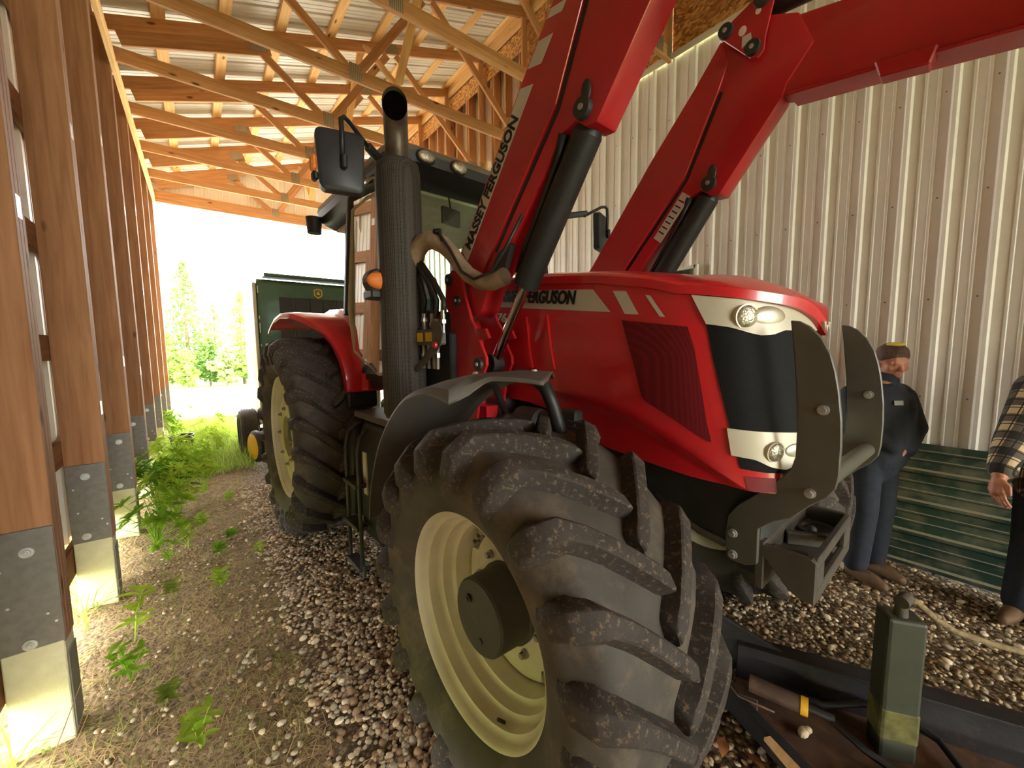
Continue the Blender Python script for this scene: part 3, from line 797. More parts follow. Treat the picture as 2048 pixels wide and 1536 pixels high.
# ---- chassis, engine block, axle (dark underparts)
MB().prism([(1.5, 1.34), (.6, 1.33), (.2, 1.28), (.0, 1.185), (-.2, 1.16), (-.374, 1.135), (-.5, 1.125), (-.62, 1.10), (-.62, .84), (-.45, .86), (-.2, .95), (.1, 1.0), (.4, .80), (1.5, .75)], 'x', -.275, .275).build('chassis', M_CHASSIS, TR, bevel=.012, seg=2)
MB().box((0, .0, .68), (1.45, .17, .17)).cyl((-.66, 0, .68), (-.86, 0, .68), .12, .14, 20).cyl((.66, 0, .68), (.86, 0, .68), .12, .14, 20).box((0, -.02, .80), (.5, .34, .22)).build('front_axle', M_CHASSIS, TR, bevel=.015, seg=2)
MB().tube([(-.282, -.50, .865), (-.285, -.40, .885), (-.285, -.30, .925), (-.283, -.2, .98)], .014, 10).build('steering_pipe', M_CAST, TR, smooth=3.2)
eb = MB().box((-.36, .45, 1.15), (.2, .30, .24)).cyl((-.44, .35, 1.25), (-.44, .52, 1.25), .07, .07, 18).box((-.42, .15, 1.22), (.1, .10, .24)).box((-.4, .75, 1.2), (.16, .2, .3))
eb.build('engine_side', M_CHASSIS, TR, bevel=.01)
for k in range(7): MB().box((-.475, .10, 1.13 + .026 * k), (.02, .085, .012)).build('alternator_fin', M_DGREY, TR)
MB().cyl((-.465, .10, 1.21), (-.40, .10, 1.21), .085, .085, 20).build('alternator', M_CHASSIS, TR, smooth=.6)
MB().box((0, 1.95, .85), (.55, 1.9, .55)).build('gearbox', M_CHASSIS, TR, bevel=.04, seg=2)
MB().cyl((-.75, 2.88, .86), (.75, 2.88, .86), .16, .16, 20).build('rear_axle', M_CHASSIS, TR, smooth=.6)

# ---- wheels
def tyre_profile(R, rr, hw):
    """half-profile mirrored; R carcass radius at centre, rr bead radius, hw half width"""
    h = [(0, R), (-.55 * hw, R - .004), (-.80 * hw, R - .014), (-.90 * hw, R - .045), (-.965 * hw, R - .10), (-hw, (R + rr) / 2 + .01), (-.985 * hw, (R + rr) / 2 - .05), (-.93 * hw, rr + .045), (-.85 * hw, rr + .016), (-.80 * hw, rr - .004), (-.74 * hw, rr - .012)]
    return [(-a, r) for a, r in h[::-1]][:-1] + h
def lug_mesh(R, hw, span, h, wt, wb, side, sink):
    """one curved bar running from the tread centre over the shoulder and down the sidewall; side -1 = left half"""
    P = [(-.10, span, R - .002, 0, 1, .82), (.04, span * .86, R, 0, 1, 1), (.22, span * .66, R, 0, 1, 1.), (.42, span * .44, R - .002, 0, 1, 1.), (.62, span * .22, R - .005, .05, 1, 1.), (.80, span * .03, R - .014, .25, .97, 1.12), (.905, -.015, R - .047, .85, .5, 1.35), (.965, -.025, R - .10, 1, .15, 1.25), (.995, -.035, R - sink, 1, 0, .9)]
    b = MB(); vs = []
    for i, (fx, ph, r, nx, nr, ws) in enumerate(P):
        hh = h * (1.0 if i < 6 else (1.0, .8, .22)[i - 6])
        if i == 0: hh *= .9
        for dw, up in ((-wb / 2 * ws, 0), (-wt / 2 * ws, 1), (wt / 2 * ws, 1), (wb / 2 * ws, 0)):
            l = math.hypot(nx, nr); x = -fx * hw - up * hh * nx / l; rad = r - .006 * (1 - up) + up * hh * nr / l
            a = ph + dw / R
            vs.append((x if side < 0 else -x, -rad * math.sin(a), rad * math.cos(a)))
    n = len(P); fs = []
    for i in range(n - 1):
        for k in range(3): fs.append((i * 4 + k, i * 4 + k + 1, (i + 1) * 4 + k + 1, (i + 1) * 4 + k))
    fs += [(0, 3, 2, 1), ((n - 1) * 4, (n - 1) * 4 + 1, (n - 1) * 4 + 2, (n - 1) * 4 + 3)]
    return b.add(vs, fs).mesh('tread_lug', M_LUG, bevel=.005, seg=1, smooth=.6)
def wheel(kind, c, R, rr, hw, nl, outer, phase):
    h = .054 if kind == 'front' else .055
    t = MB().lathe(tyre_profile(R - h, rr, hw), n=96).build(kind + '_tyre', M_RUB, TR, smooth=.7, loc=c)
    key = (kind,)
    if key not in LUGS:
        sp = .36 if kind == 'front' else .30
        LUGS[key] = [lug_mesh(R - h, hw, sp, h, .054 if kind == 'front' else .056, .096 if kind == 'front' else .10, sd, .15 if kind == 'front' else .18) for sd in (-1, 1)]
    for k in range(nl):
        for j in (0, 1):
            link('tread_lug', LUGS[key][j], t, rot=(phase + 2 * PI * (k + .5 * j) / nl, 0, 0))
    return t
LUGS = {}
FW, RW = (.93, 0, .683), (.925, 2.88, .862)
for sd in (-1, 1):
    wheel('front', (sd * FW[0], FW[1], FW[2]), .70, .385, .285, 19, sd, .05)
    wheel('rear', (sd * RW[0], RW[1], RW[2]), .885, .535, .30, 21, sd, .1)
nut = MB().cyl((0, 0, 0), (-.012, 0, 0), .017, .017, 12).cyl((-.012, 0, 0), (-.028, 0, 0), .012, .0115, 6).mesh('wheel_nut', M_STEEL)
def front_rim(sd):
    pr = [(-.222, .392), (-.232, .386), (-.226, .376), (-.205, .371), (-.192, .364), (-.186, .352), (-.150, .349), (-.138, .346), (-.130, .330), (-.095, .327), (-.086, .322), (-.080, .306), (-.045, .302), (-.02, .300), (.02, .300), (.05, .304), (.10, .33), (.20, .36), (.222, .392)]
    r = MB().lathe(pr, n=80).build('front_rim', M_RIM, TR, smooth=.9, loc=(sd * FW[0], FW[1], FW[2]), rot=(0, 0, 0 if sd < 0 else PI))
    # wheel disc: eight-lobed plate with raised dish
    def dfn(u, v):
        a = 2 * PI * u; lob = .292 if math.cos(4 * a + .4) > -.35 else .255
        rad, x = [(.12, -.040), (.175, -.046), (.20, -.040), (.225, -.018), (.245, -.012), (lob, -.010), (lob, .002)][round(v * 6)]
        return (x, -rad * math.sin(a), rad * math.cos(a))
    MB().grid(dfn, 96, 6, True).build('wheel_disc', M_RIM, r, smooth=.7)
    for k in range(4):
        for j in (-1, 0, 1):
            a = k * PI / 2 - .1 + PI / 4 + j * .16; link('wheel_nut', nut, r, loc=(-.011, -.272 * math.sin(a), .272 * math.cos(a)))
    for k in range(8):
        a = k * PI / 4 + .2; link('wheel_nut', nut, r, loc=(-.044, -.178 * math.sin(a), .178 * math.cos(a)))
    hb = MB().lathe([(.02, .15), (-.06, .150), (-.065, .142), (-.178, .137), (-.186, .130), (-.188, .06), (-.190, 0)], n=48).build('hub', M_DGREY, r, smooth=.5)
    MB().cyl((-.186, .045, .055), (-.197, .045, .055), .016, .015, 14).cyl((-.197, .045, .055), (-.202, .045, .055), .009, .008, 6).cyl((-.186, -.02, -.075), (-.193, -.02, -.075), .012, .011, 12).build('hub_plug', M_DGREY, r, smooth=.6)
    MB().cyl((-.165, -.12, -.325), (-.19, -.115, -.30), .006, .006, 8).build('valve_stem', M_BLACK, r)
    return r
front_rim(-1); front_rim(1)
def rear_rim(sd):
    pr = [(-.238, .545), (-.248, .538), (-.240, .527), (-.205, .520), (-.19, .500), (-.12, .492), (-.05, .47), (.1, .46), (.2, .52), (.238, .545)]
    r = MB().lathe(pr, n=80).build('rear_rim', M_RIM, TR, smooth=.9, loc=(sd * RW[0], RW[1], RW[2]), rot=(0, 0, 0 if sd < 0 else PI))
    def dfn(u, v):
        a = 2 * PI * u; lob = .40 if math.cos(4 * a) > .2 else .37
        rad, x = [(.18, -.15), (.18, -.212), (.20, -.218), (.29, -.216), (.33, -.208), (lob, -.204), (lob, -.15)][round(v * 6)]
        return (x, -rad * math.sin(a), rad * math.cos(a))
    MB().grid(dfn, 80, 6, True).build('wheel_disc', M_RIMB, r, smooth=.7)
    MB().lathe([(-.10, .2), (-.14, .10), (-.19, .095), (-.19, 0)], n=32).build('hub', M_CHASSIS, r, smooth=.5)
    for k in range(8):
        a = k * PI / 4; link('wheel_nut', nut, r, loc=(-.216, -.25 * math.sin(a), .25 * math.cos(a)))
    MB().box((-.12, 0, .43), (.15, .10, .08)).build('rim_lug', M_RIM, r, bevel=.006)
    for k in range(1, 4):
        a = k * PI / 2; MB().box((-.12, 0, .43), (.15, .10, .08)).build('rim_lug', M_RIM, r, bevel=.006, rot=(a, 0, 0))
    return r
rear_rim(-1); rear_rim(1)

# ---- front fenders
def front_fender(sd):
    R = .868
    def fn(u, v):
        a = math.radians(12 - 95 * u - 11 * max(0, v * 9 - 2) / 7 * max(0, 1 - u / .16))                  # from ahead of the axle over the top and down behind
        xo = lerp([(0, -.96), (.05, -1.0), (.12, -1.06), (.155, -1.12), (.175, -1.175), (1, -1.18)], u); xi = -.735
        sk = lerp([(0, .012), (.12, .02), (.155, .075), (.175, .095), (.21, .08), (.30, .045), (.42, .02), (1, .02)], u)
        k = v * 9
        if k <= 1: x, r = xo, R - sk
        elif k <= 2: x, r = xo + .004, R - sk * .55
        else:
            t = (k - 2) / 7; x = xo + .015 + (xi - xo - .015) * t; r = R - .014 * (1 - min(1, t * 6)) - .03 * max(0, t - .7) / .3 - sk * .25 * max(0, 1 - t * 3)
        return (x * -sd, -r * math.sin(a), .683 + r * math.cos(a))
    o = MB().grid(fn, 80, 9).build('front_fender', M_FENDER, TR, smooth=.9)
    md = o.modifiers.new('s', 'SOLIDIFY'); md.thickness = .008; md.offset = -1
    f2 = lambda a, r, x: Vector((x * -sd, -r * math.sin(math.radians(a)), .683 + r * math.cos(math.radians(a))))
    MB().tube([f2(-6, .855, -.84), f2(-1, .845, -.84), f2(4, .81, -.83), f2(6, .74, -.81), f2(8, .60, -.76), f2(10, .35, -.70)], [.022, .024, .026, .026, .026, .026], 10).build('fender_bracket', M_BLACK, TR, smooth=3.2)
    MB().bar(f2(-20, .845, -.80), f2(-20, .3, -.70), .05, .012).bar(f2(-60, .84, -.78), f2(-40, .3, -.70), .05, .012).build('fender_stay', M_BLACK, TR)
    for a, x in ((-8, -1.02), (2, -.86), (-60, -1.0)):
        p = f2(a, .869, x); n = (p - f2(a, .5, x)).normalized()
        MB().cyl(p - n * .004, p + n * .005, .012, .009, 12).build('fender_bolt', M_GALV, o)
front_fender(1); front_fender(-1)

# ---- rear fenders
def rear_fender(sd):
    prof = [(2.06, 1.30), (2.065, 1.42), (2.10, 1.56), (2.18, 1.70), (2.28, 1.81), (2.42, 1.895), (2.62, 1.945), (2.9, 1.96), (3.2, 1.93), (3.5, 1.84)]
    xo = [-.87, -.875, -.89, -.92, -.98, -1.06, -1.12, -1.14, -1.14, -1.14]
    n = 9
    def fn(u, v):
        i = u * n; k = min(int(i), n - 1); f = i - k
        y = prof[k][0] + (prof[k + 1][0] - prof[k][0]) * f; z = prof[k][1] + (prof[k + 1][1] - prof[k][1]) * f; x0 = xo[k] + (xo[k + 1] - xo[k]) * f
        a = prof[k]; c = prof[k + 1]; ny, nz = -(c[1] - a[1]), (c[0] - a[0]); l = math.hypot(ny, nz); ny /= l; nz /= l
        kk = v * 6
        if kk < 1: x, d = x0, -.05
        elif kk < 2: x, d = x0 + .012, -.008
        elif kk < 3: x, d = x0 + .05, .0
        elif kk < 4: x, d = -.745, .0
        elif kk < 5: x, d = -.715, .045
        elif kk < 6: x, d = -.66, .05
        else: x, d = -.60, .05
        return (x * -sd, y + ny * d, z + nz * d)
    o = MB().grid(fn, 36, 6).build('rear_fender', M_RED, TR, smooth=.8)
    md = o.modifiers.new('s', 'SOLIDIFY'); md.thickness = .01; md.offset = -1
    MB().box((sd * .745, 2.08, 1.235), (.24, .05, .13)).build('fender_lip', M_BLACK, TR, bevel=.02, seg=2)
    MB().prism([(2.2, 1.2), (2.28, 1.72), (2.5, 1.86), (2.9, 1.9), (3.4, 1.85), (3.5, 1.2)], 'x', sd * .58, sd * .62).build('inner_fender', M_BLACK, TR)
rear_fender(1); rear_fender(-1)

# ---- fuel tank and step
for sd in (-1, 1):
    tk = MB().prism([(1.18, .36), (1.30, .30), (1.72, .30), (1.76, .42), (1.76, 1.02), (1.66, 1.14), (1.2, 1.14), (1.10, .98), (1.10, .5)], 'x', sd * .40, sd * .90).build('fuel_tank', M_BLACK, TR, bevel=.04, seg=3, smooth=.7)
    MB().box((sd * .72, 1.52, 1.17), (.36, .62, .045)).build('step_platform', M_FENDER, TR, bevel=.012, seg=2)
    MB().prism([(1.82, .40), (1.95, .40), (1.98, .98), (1.93, 1.10), (1.84, 1.13), (1.80, 1.03)], 'x', sd * .55, sd * .93).build('battery_box', M_BLACK, TR, bevel=.03, seg=2, smooth=.7)
    MB().prism([(1.60, .62), (1.66, .62), (1.66, .92), (1.60, .92)], 'x', sd * .895, sd * .91).build('tank_sight_strip', M_RIM, TR)
    st = empty('step_ladder', (sd * .97, 1.68, .08), 0, TR)
    for yy in (-.10, .14):
        MB().tube([(0, yy, .02), (0, yy, .5), (0, yy, .86), (-sd * .02, yy, .96), (-sd * .08, yy, 1.01), (-sd * .16, yy, 1.02)], .014, 10).build('rail', M_DGREY, st, smooth=3.2)
    for z in (.03, .32, .62): MB().box((-sd * .01, .02, z), (.08, .25, .03)).build('tread', M_DGREY, st, bevel=.004)
    MB().box((-sd * .005, -.10, .02), (.02, .05, .09)).build('foot', M_DGREY, st, bevel=.004)
# ---- cab
CF, CM, CR_ = (.68, 1.40), (.80, 2.16), (.58, 2.78)       # half width, y at front, middle and rear pillars
ZB, ZT = 1.42, 2.80
def pil(name, p0, p1, w, d, m=M_BLACK): return MB().bar(p0, p1, w, d, up=(0, 1, 0)).build(name, m, TR, bevel=.008)
for sd in (-1, 1):
    pil('front_pillar', (sd * CF[0], CF[1] - .06, ZB), (sd * .64, CF[1] + .06, ZT), .05, .06)
    pil('door_pillar', (sd * CM[0], CM[1], 1.9), (sd * .74, CM[1] - .02, ZT), .055, .05, M_DGREY)
    pil('rear_pillar', (sd * CR_[0], CR_[1], ZB), (sd * .56, CR_[1] - .06, ZT), .06, .07)
    pil('door_sill', (sd * CF[0], CF[1] - .06, ZB), (sd * .70, 2.0, ZB), .05, .08)
    # door frame in pale beige seal
    MB().tube([(sd * .685, 1.44, 1.50), (sd * .72, 1.75, 1.45), (sd * .775, 2.08, 1.62), (sd * .79, 2.12, 1.95), (sd * .735, 2.10, 2.70), (sd * .70, 1.9, 2.74), (sd * .652, 1.50, 2.72), (sd * .685, 1.44, 1.50)], .02, 8).build('door_seal', M_BEIGE, TR, smooth=3.2)
    def quad(nm, a, b, c, d, m): return MB().add([a, b, c, d], [(0, 1, 2, 3)]).build(nm, m, TR, fix=False)
    quad('door_glass', (sd * .685, 1.42, 1.45), (sd * .805, 2.14, 1.45), (sd * .745, 2.12, 2.76), (sd * .645, 1.48, 2.76), M_GLASS)
    quad('side_glass', (sd * .805, 2.18, 1.92), (sd * .585, 2.78, 1.92), (sd * .565, 2.72, 2.76), (sd * .745, 2.16, 2.76), M_GLASS)
MB().add([(-.68, 1.345, ZB), (.68, 1.345, ZB), (.64, 1.455, 2.76), (-.64, 1.455, 2.76)], [(0, 1, 2, 3)]).build('windscreen', M_GLASS, TR, fix=False)
MB().add([(-.57, 2.79, 1.75), (.57, 2.79, 1.75), (.55, 2.73, 2.72), (-.55, 2.73, 2.72)], [(0, 1, 2, 3)]).build('rear_glass', M_GLASS, TR, fix=False)
MB().bar((-.58, 2.79, 1.58), (.58, 2.79, 1.58), .06, .34).build('rear_panel', M_BLACK, TR, bevel=.01)
MB().box((0, 2.1, 1.36), (1.4, 1.5, .06)).build('cab_floor', M_BLACK, TR)
MB().box((0, 1.28, 1.62), (1.3, .10, .52)).build('firewall', M_BLACK, TR, bevel=.02)
# roof: dark lower shell and grey cap
def rrect(hx, y0, y1, r, n=6):
    out = []
    for cx, cy, a0 in ((hx - r, y1 - r, 0), (-hx + r, y1 - r, PI / 2), (-hx + r, y0 + r, PI), (hx - r, y0 + r, 1.5 * PI)):
        for k in range(n + 1): a = a0 + PI / 2 * k / n; out.append((cx + r * math.cos(a), cy + r * math.sin(a)))
    return out
def stack(levels):
    b = MB(); n = None; vs = []
    for (hx, y0, y1, r, z) in levels:
        p = rrect(hx, y0, y1, r); n = len(p); vs += [(x, y, z) for x, y in p]
    fs = [tuple(range(n))[::-1], tuple(range((len(levels) - 1) * n, len(levels) * n))]
    for i in range(len(levels) - 1):
        for k in range(n): fs.append((i * n + k, i * n + (k + 1) % n, (i + 1) * n + (k + 1) % n, (i + 1) * n + k))
    return b.add(vs, fs)
stack([(.66, 1.44, 2.95, .12, 2.745), (.72, 1.36, 3.02, .14, 2.78), (.765, 1.30, 3.06, .16, 2.82), (.775, 1.29, 3.08, .16, 2.88)]).build('roof_shell', M_BLACK, TR, smooth=.6)
stack([(.775, 1.30, 3.08, .16, 2.882), (.765, 1.33, 3.06, .16, 2.93), (.72, 1.42, 2.98, .18, 2.985), (.55, 1.6, 2.8, .2, 3.01)]).build('roof_cap', M_ROOFG, TR, smooth=.6)
MB().box((0, 2.2, 2.735), (1.25, 1.35, .02)).build('headliner', M_BEIGE, TR)
for sd in (-1, 1):
    for x in (.30, .55):
        wl_ = MB().sphere((sd * x, 1.295, 2.862), .062, 18, 10, (1.15, .35, .78)).build('work_lamp', M_BLACK, TR, smooth=3.2)
        MB().sphere((sd * x, 1.278, 2.860), .052, 18, 10, (1.15, .35, .72)).build('lens', M_LENS, wl_, smooth=3.2)
    MB().box((sd * .79, 1.55, 2.80), (.05, .20, .06)).build('roof_corner_lamp', M_BLACK, TR, bevel=.015)
MB().cyl((-.80, 2.95, 2.70), (-.80, 2.95, 2.84), .06, .07, 14).build('rear_roof_lamp', M_BLACK, TR, smooth=.6)
MB().tube([(-.74, 1.72, 2.80), (-.80, 1.70, 2.76), (-.80, 1.60, 2.76), (-.74, 1.55, 2.80)], .012, 8).build('grab_rail', M_STEEL, TR, smooth=3.2)
# inside the cab
MB().box((0, 2.35, 1.72), (.5, .5, .14)).box((0, 2.58, 2.05), (.48, .12, .62)).build('driver_seat', M_DGREY, TR, bevel=.04, seg=2)
MB().cyl((0, 1.55, 1.5), (0, 1.72, 1.95), .05, .04, 12).lathe([(-.015, .185), (0, .2), (.015, .185), (0, .17), (-.015, .185)], (0, 0, 0), 'z', 24).build('steering_column', M_BLACK, TR, smooth=.6)
MB().box((.42, 2.2, 1.95), (.16, .6, .12)).build('armrest_console', M_BLACK, TR, bevel=.03)
MB().box((0, 1.50, 1.78), (.34, .12, .2)).build('dashboard', M_BLACK, TR, bevel=.03)
MB().box((-.24, 1.50, 2.60), (.17, .03, .12), Matrix.Rotation(.2, 3, 'Z')).cyl((-.24, 1.50, 2.66), (-.24, 1.52, 2.75), .008, .008, 6).build('inside_mirror', M_BLACK, TR, bevel=.02, seg=2)
MB().tube([(-.18, 1.36, 2.05), (-.10, 1.37, 2.25), (.10, 1.41, 2.50)], .008, 6).bar((-.12, 1.36, 2.2), (.16, 1.41, 2.52), .012, .03).build('wiper', M_BLACK, TR)
# ---- exhaust stack
EX = (-.80, 1.18)
b = MB()
def exfn(u, v):
    a = 2 * PI * u; z, r = [(1.22, .115), (1.25, .128), (2.60, .128), (2.66, .126), (2.70, .118), (2.715, .095), (2.715, .07)][round(v * 6)]
    return (EX[0] + r * math.cos(a), EX[1] + r * 1.08 * math.sin(a), z)
xs_ = MB().grid(exfn, 40, 6, True).build('exhaust_shield', M_SHIELD, TR, smooth=.8)
MB().box((EX[0] - .075, EX[1] - .108, 1.95), (.006, .006, 1.3)).build('shield_seam', M_DGREY, xs_)
pth = [(EX[0], EX[1], 2.65), (EX[0], EX[1], 2.76), (EX[0] - .004, EX[1] - .008, 2.82), (EX[0] - .014, EX[1] - .028, 2.88), (EX[0] - .032, EX[1] - .064, 2.935), (EX[0] - .055, EX[1] - .11, 2.975)]
def cut_tube(path, r, n, plane_p, plane_n):
    """tube whose last ring is cut on a slanted plane"""
    b = MB().tube(path, r, n, cap=False); a = (Vector(path[-1]) - Vector(path[-2])).normalized(); N = Vector(plane_n).normalized()
    for i in range(len(b.v) - n, len(b.v)):
        p = Vector(b.v[i]); t = (Vector(plane_p) - p).dot(N) / a.dot(N); b.v[i] = tuple(p + a * t)
    return b
pn = (-.42, -.86, -.02); pp_ = Vector((EX[0] - .055, EX[1] - .11, 2.975))
cut_tube(pth, .068, 28, pp_, pn).build('exhaust_pipe', mat('burnt_pipe', lin((96, 84, 72)), .45, metal=.6, var=.3, scale=14), TR, smooth=3.2)
pb_ = cut_tube(pth, .064, 28, pp_ - Vector(pn) * .012, pn); pb_.f.append(tuple(range(len(pb_.v) - 28, len(pb_.v)))); pb_.mi.append(0)
pb_.build('pipe_bore', mat('bore_black', lin((10, 9, 9)), .95, spec=.0), TR, smooth=.6)  # black cap just inside the mouth stands in for the pipe's dark interior
# amber lamp on a bracket beside the stack
al = MB().box((-.93, 1.26, 1.955), (.10, .13, .05)).cyl((-.93, 1.20, 2.03), (-.93, 1.27, 2.03), .07, .075, 20).build('side_marker_lamp', M_BLACK, TR, bevel=.008)
MB().sphere((-.935, 1.19, 2.03), .062, 20, 12, (1.15, .5, .78)).build('lens', M_AMBER, al, smooth=3.2)
MB().bar((-.88, 1.28, 1.96), (-.72, 1.38, 1.96), .05, .03).build('lamp_bracket', M_BLACK, TR)
# ---- mirrors
def mirror(sd):
    cx, y, cz = (-1.10, 1.24, 2.655) if sd < 0 else (1.235, 1.25, 2.69)
    a = .10 if sd < 0 else .95
    R = Matrix.Rotation(.32 if sd > 0 else -.28, 3, 'Z')
    n = 10
    def rr2(hw, hh, r):
        out = []
        for px, pz, a0 in ((hw - r, hh - r, 0), (-hw + r, hh - r, PI / 2), (-hw + r, -hh + r, PI), (hw - r, -hh + r, 1.5 * PI)):
            for k in range(6): q = a0 + PI / 2 * k / 5; out.append((px + r * math.cos(q), pz + r * math.sin(q)))
        return out
    lv = [(-.03, .105, .145, .03), (-.022, .118, .158, .035), (.03, .122, .162, .035), (.036, .116, .156, .035)]
    vs = []
    for d, hw, hh, r in lv: vs += [Vector((x * (1 + .06 * z / hh), d, z)) for x, z in rr2(hw, hh, r)]
    m_ = len(rr2(.1, .1, .02)); fs = [tuple(range(m_))[::-1], tuple(range(3 * m_, 4 * m_))]
    for i in range(3):
        for k in range(m_): fs.append((i * m_ + k, i * m_ + (k + 1) % m_, (i + 1) * m_ + (k + 1) % m_, (i + 1) * m_ + k))
    o = MB().add([R @ v + Vector((cx, y, cz)) for v in vs], fs).build('wing_mirror', M_MIRROR, TR, smooth=.6)
    MB().add([R @ Vector((x, .0375, z)) + Vector((cx, y, cz)) for x, z in rr2(.105, .145, .03)], [tuple(range(m_))]).build('mirror_glass', M_CHROME, o)
    hx = cx + (.0 if sd < 0 else .05)
    MB().tube([(hx, y - .03, cz - .02), (hx, y - .035, cz + .14), (hx, y - .03, cz + .215), (hx - sd * .02, y - .02, cz + .235), (hx - sd * .05, y, cz + .23), (cx - sd * .20, y + .04, cz + .12)], .013, 10).build('mirror_arm', M_BLACK, o, smooth=3.2)
    MB().bar((cx - sd * .16, y + .03, cz + .15), (cx - sd * .42, y + .16, cz + .04 + (.06 if sd > 0 else 0)), .04, .05).build('mirror_arm_sleeve', M_BLACK, o, bevel=.012, seg=2)
    MB().bar((hx, y - .045, cz - .05), (hx, y - .045, cz + .03), .03, .04).build('mirror_clamp', M_BLACK, o, bevel=.008)
    if sd < 0:
        MB().box((cx - .135, y + .03, cz - .03), (.03, .05, .085)).build('marker_lens', M_AMBER, o, bevel=.01)
        MB().box((cx - .13, y + .03, cz - .095), (.03, .05, .05)).build('marker_base', M_BLACK, o, bevel=.01)
mirror(-1); mirror(1)
# ---- loader
AX, AT = .55, .062
BK = [(.90, 2.06), (.757, 2.209), (.315, 2.77), (.043, 3.085), (-.093, 3.261)]
SLOT = [(.62, 2.00), (.476, 2.165), (.086, 2.622), (-.09, 3.02), (-.13, 3.13), (-.12, 3.20)]
ARM = BK + [(-.20, 3.33), (-.441, 3.209), (-.507, 3.046), (-.405, 2.908), (-.387, 2.849), (-.134, 2.505), (-.112, 2.475), (-.06, 2.478), (-.01, 2.52), (.06, 2.50), (.38, 2.125), (.555, 1.965), (.635, 1.83), (.70, 1.80), (.90, 2.0)]
FORE = [(-.30, 3.24), (-.441, 3.205), (-.57, 3.177), (-1.2, 3.03), (-2.3, 2.78), (-2.32, 2.62), (-1.127, 2.752), (-.756, 2.812), (-.579, 2.832), (-.40, 2.856), (-.30, 2.95)]
LINK = [(-.248, 3.366), (-.155, 3.326), (-.1, 3.288), (-.101, 3.261), (-.246, 3.092), (-.282, 3.077), (-.309, 3.099), (-.313, 3.166), (-.343, 3.307), (-.36, 3.50), (-.27, 3.50)]
def pincap(parent, x0, x1, y, z, r=.04, nm='pin_cap'):
    p = MB().cyl((x0, y, z), (x1, y, z), r, r * .92, 20).build(nm, M_PIN, parent, smooth=.6)
    s = 1 if x1 > x0 else -1
    MB().cyl((x1, y, z), (x1 + s * .006, y, z), r * .28, r * .26, 12).build('grease_nipple', M_GALV, p)
    return p
def loader(sd):
    x0, x1 = sd * AX - AT, sd * AX + AT
    face = x0 if sd < 0 else x0            # side the camera sees on both arms is the low-x one
    a = MB().prism(ARM, 'x', x0, x1).build('loader_arm', M_REDARM, TR, bevel=.008, seg=2, smooth=.5)
    MB().prism(BK + SLOT[::-1], 'x', x0 - .012, x1 + .012).build('arm_channel', M_REDARM, a, bevel=.005, seg=2)
    MB().prism([(.506, 2.115), (.086, 2.607), (-.095, 3.01), (-.11, 3.0), (.07, 2.60), (.492, 2.108)], 'x', x0 - .004, x1 + .004).build('slot_shadow_strip', M_INK, a)  # black strip paints the shadow line along the channel step
    MB().prism(FORE, 'x', x0 + .012, x1 - .012).build('loader_forearm', M_REDARM, TR, bevel=.008, seg=2)
    MB().prism([(-.42, 2.842), (-.757, 2.797), (-1.13, 2.738), (-2.3, 2.60), (-2.3, 2.615), (-1.13, 2.753), (-.757, 2.812), (-.42, 2.857)], 'x', x0 - .012, x1 + .012).build('forearm_flange', M_REDARM, TR, bevel=.004)
    MB().prism([(-.73, 2.83), (-.92, 2.80), (-.90, 2.735), (-.75, 2.758)], 'x', x0 - .022, x0 + .06).build('forearm_bracket', M_REDARM, TR, bevel=.006)
    lk = MB().prism(LINK, 'x', x0 - .024, x0 - .014).prism(LINK, 'x', x1 + .014, x1 + .024).build('link_plate', M_REDARM, TR, bevel=.003)
    for y, z in ((-.125, 3.285), (-.258, 3.135), (-.292, 3.342)): pincap(lk, x0 - .024, x0 - .045, y, z, .038); pincap(lk, x1 + .024, x1 + .045, y, z, .038)
    MB().sphere((x0 - .0245, -.205, 3.245), .02, 14, 6, (.1, 1, 1.2)).build('plate_hole', M_SIDING, lk)
    MB().sphere((x0 - .0245, -.275, 3.30), .014, 14, 6, (.1, 1, 1.2)).build('plate_hole', M_SIDING, lk)
    MB().prism([(-.205, 3.215), (-.245, 3.215), (-.25, 3.185), (-.205, 3.16)], 'x', x0 - .0262, x0 - .024).build('plate_sticker', M_DECAL, lk)
    # tilt cylinder above the knee
    MB().cyl((sd * AX, -.30, 3.345), (sd * AX, -1.9, 3.16), .05, .05, 20).build('tilt_cylinder', M_BLACK, TR, smooth=.6)
    # lift cylinder
    c = MB().cyl((sd * AX, -.02, 2.485), (sd * AX, .352, 1.935), .062, .062, 28).cyl((sd * AX, -.035, 2.508), (sd * AX, -.02, 2.485), .05, .062, 28).build('lift_cylinder', M_BLACK, TR, smooth=.6)
    MB().cyl((sd * AX, .34, 1.95), (sd * AX, .585, 1.585), .026, .026, 20).build('rod', M_CHROME, c, smooth=.6)
    MB().cyl((sd * AX - .035, -.054, 2.545), (sd * AX + .035, -.054, 2.545), .05, .05, 20).build('rod_eye', M_BLACK, c, smooth=.6)
    MB().cyl((sd * AX - .035, .611, 1.551), (sd * AX + .035, .611, 1.551), .052, .052, 20).build('rod_eye', M_BLACK, c, smooth=.6)
    MB().tube([(sd * AX - .05, .06, 2.50), (sd * AX - .045, .115, 2.40), (sd * AX - .04, .20, 2.27), (sd * AX - .04, .30, 2.12), (sd * AX - .03, .38, 2.0)], [.022, .014, .012, .012, .012], 8).build('cylinder_hose', M_BLACK, c, smooth=3.2)
    MB().bar((sd * AX, .02, 2.49), (sd * AX, .12, 2.34), .10, .045, up=(1, 0, 0)).build('hose_block', M_BLACK, c, bevel=.006)
    pincap(a, x0, x0 - .022, -.054, 2.545, .042); pincap(a, x1, x1 + .022, -.054, 2.545, .042)
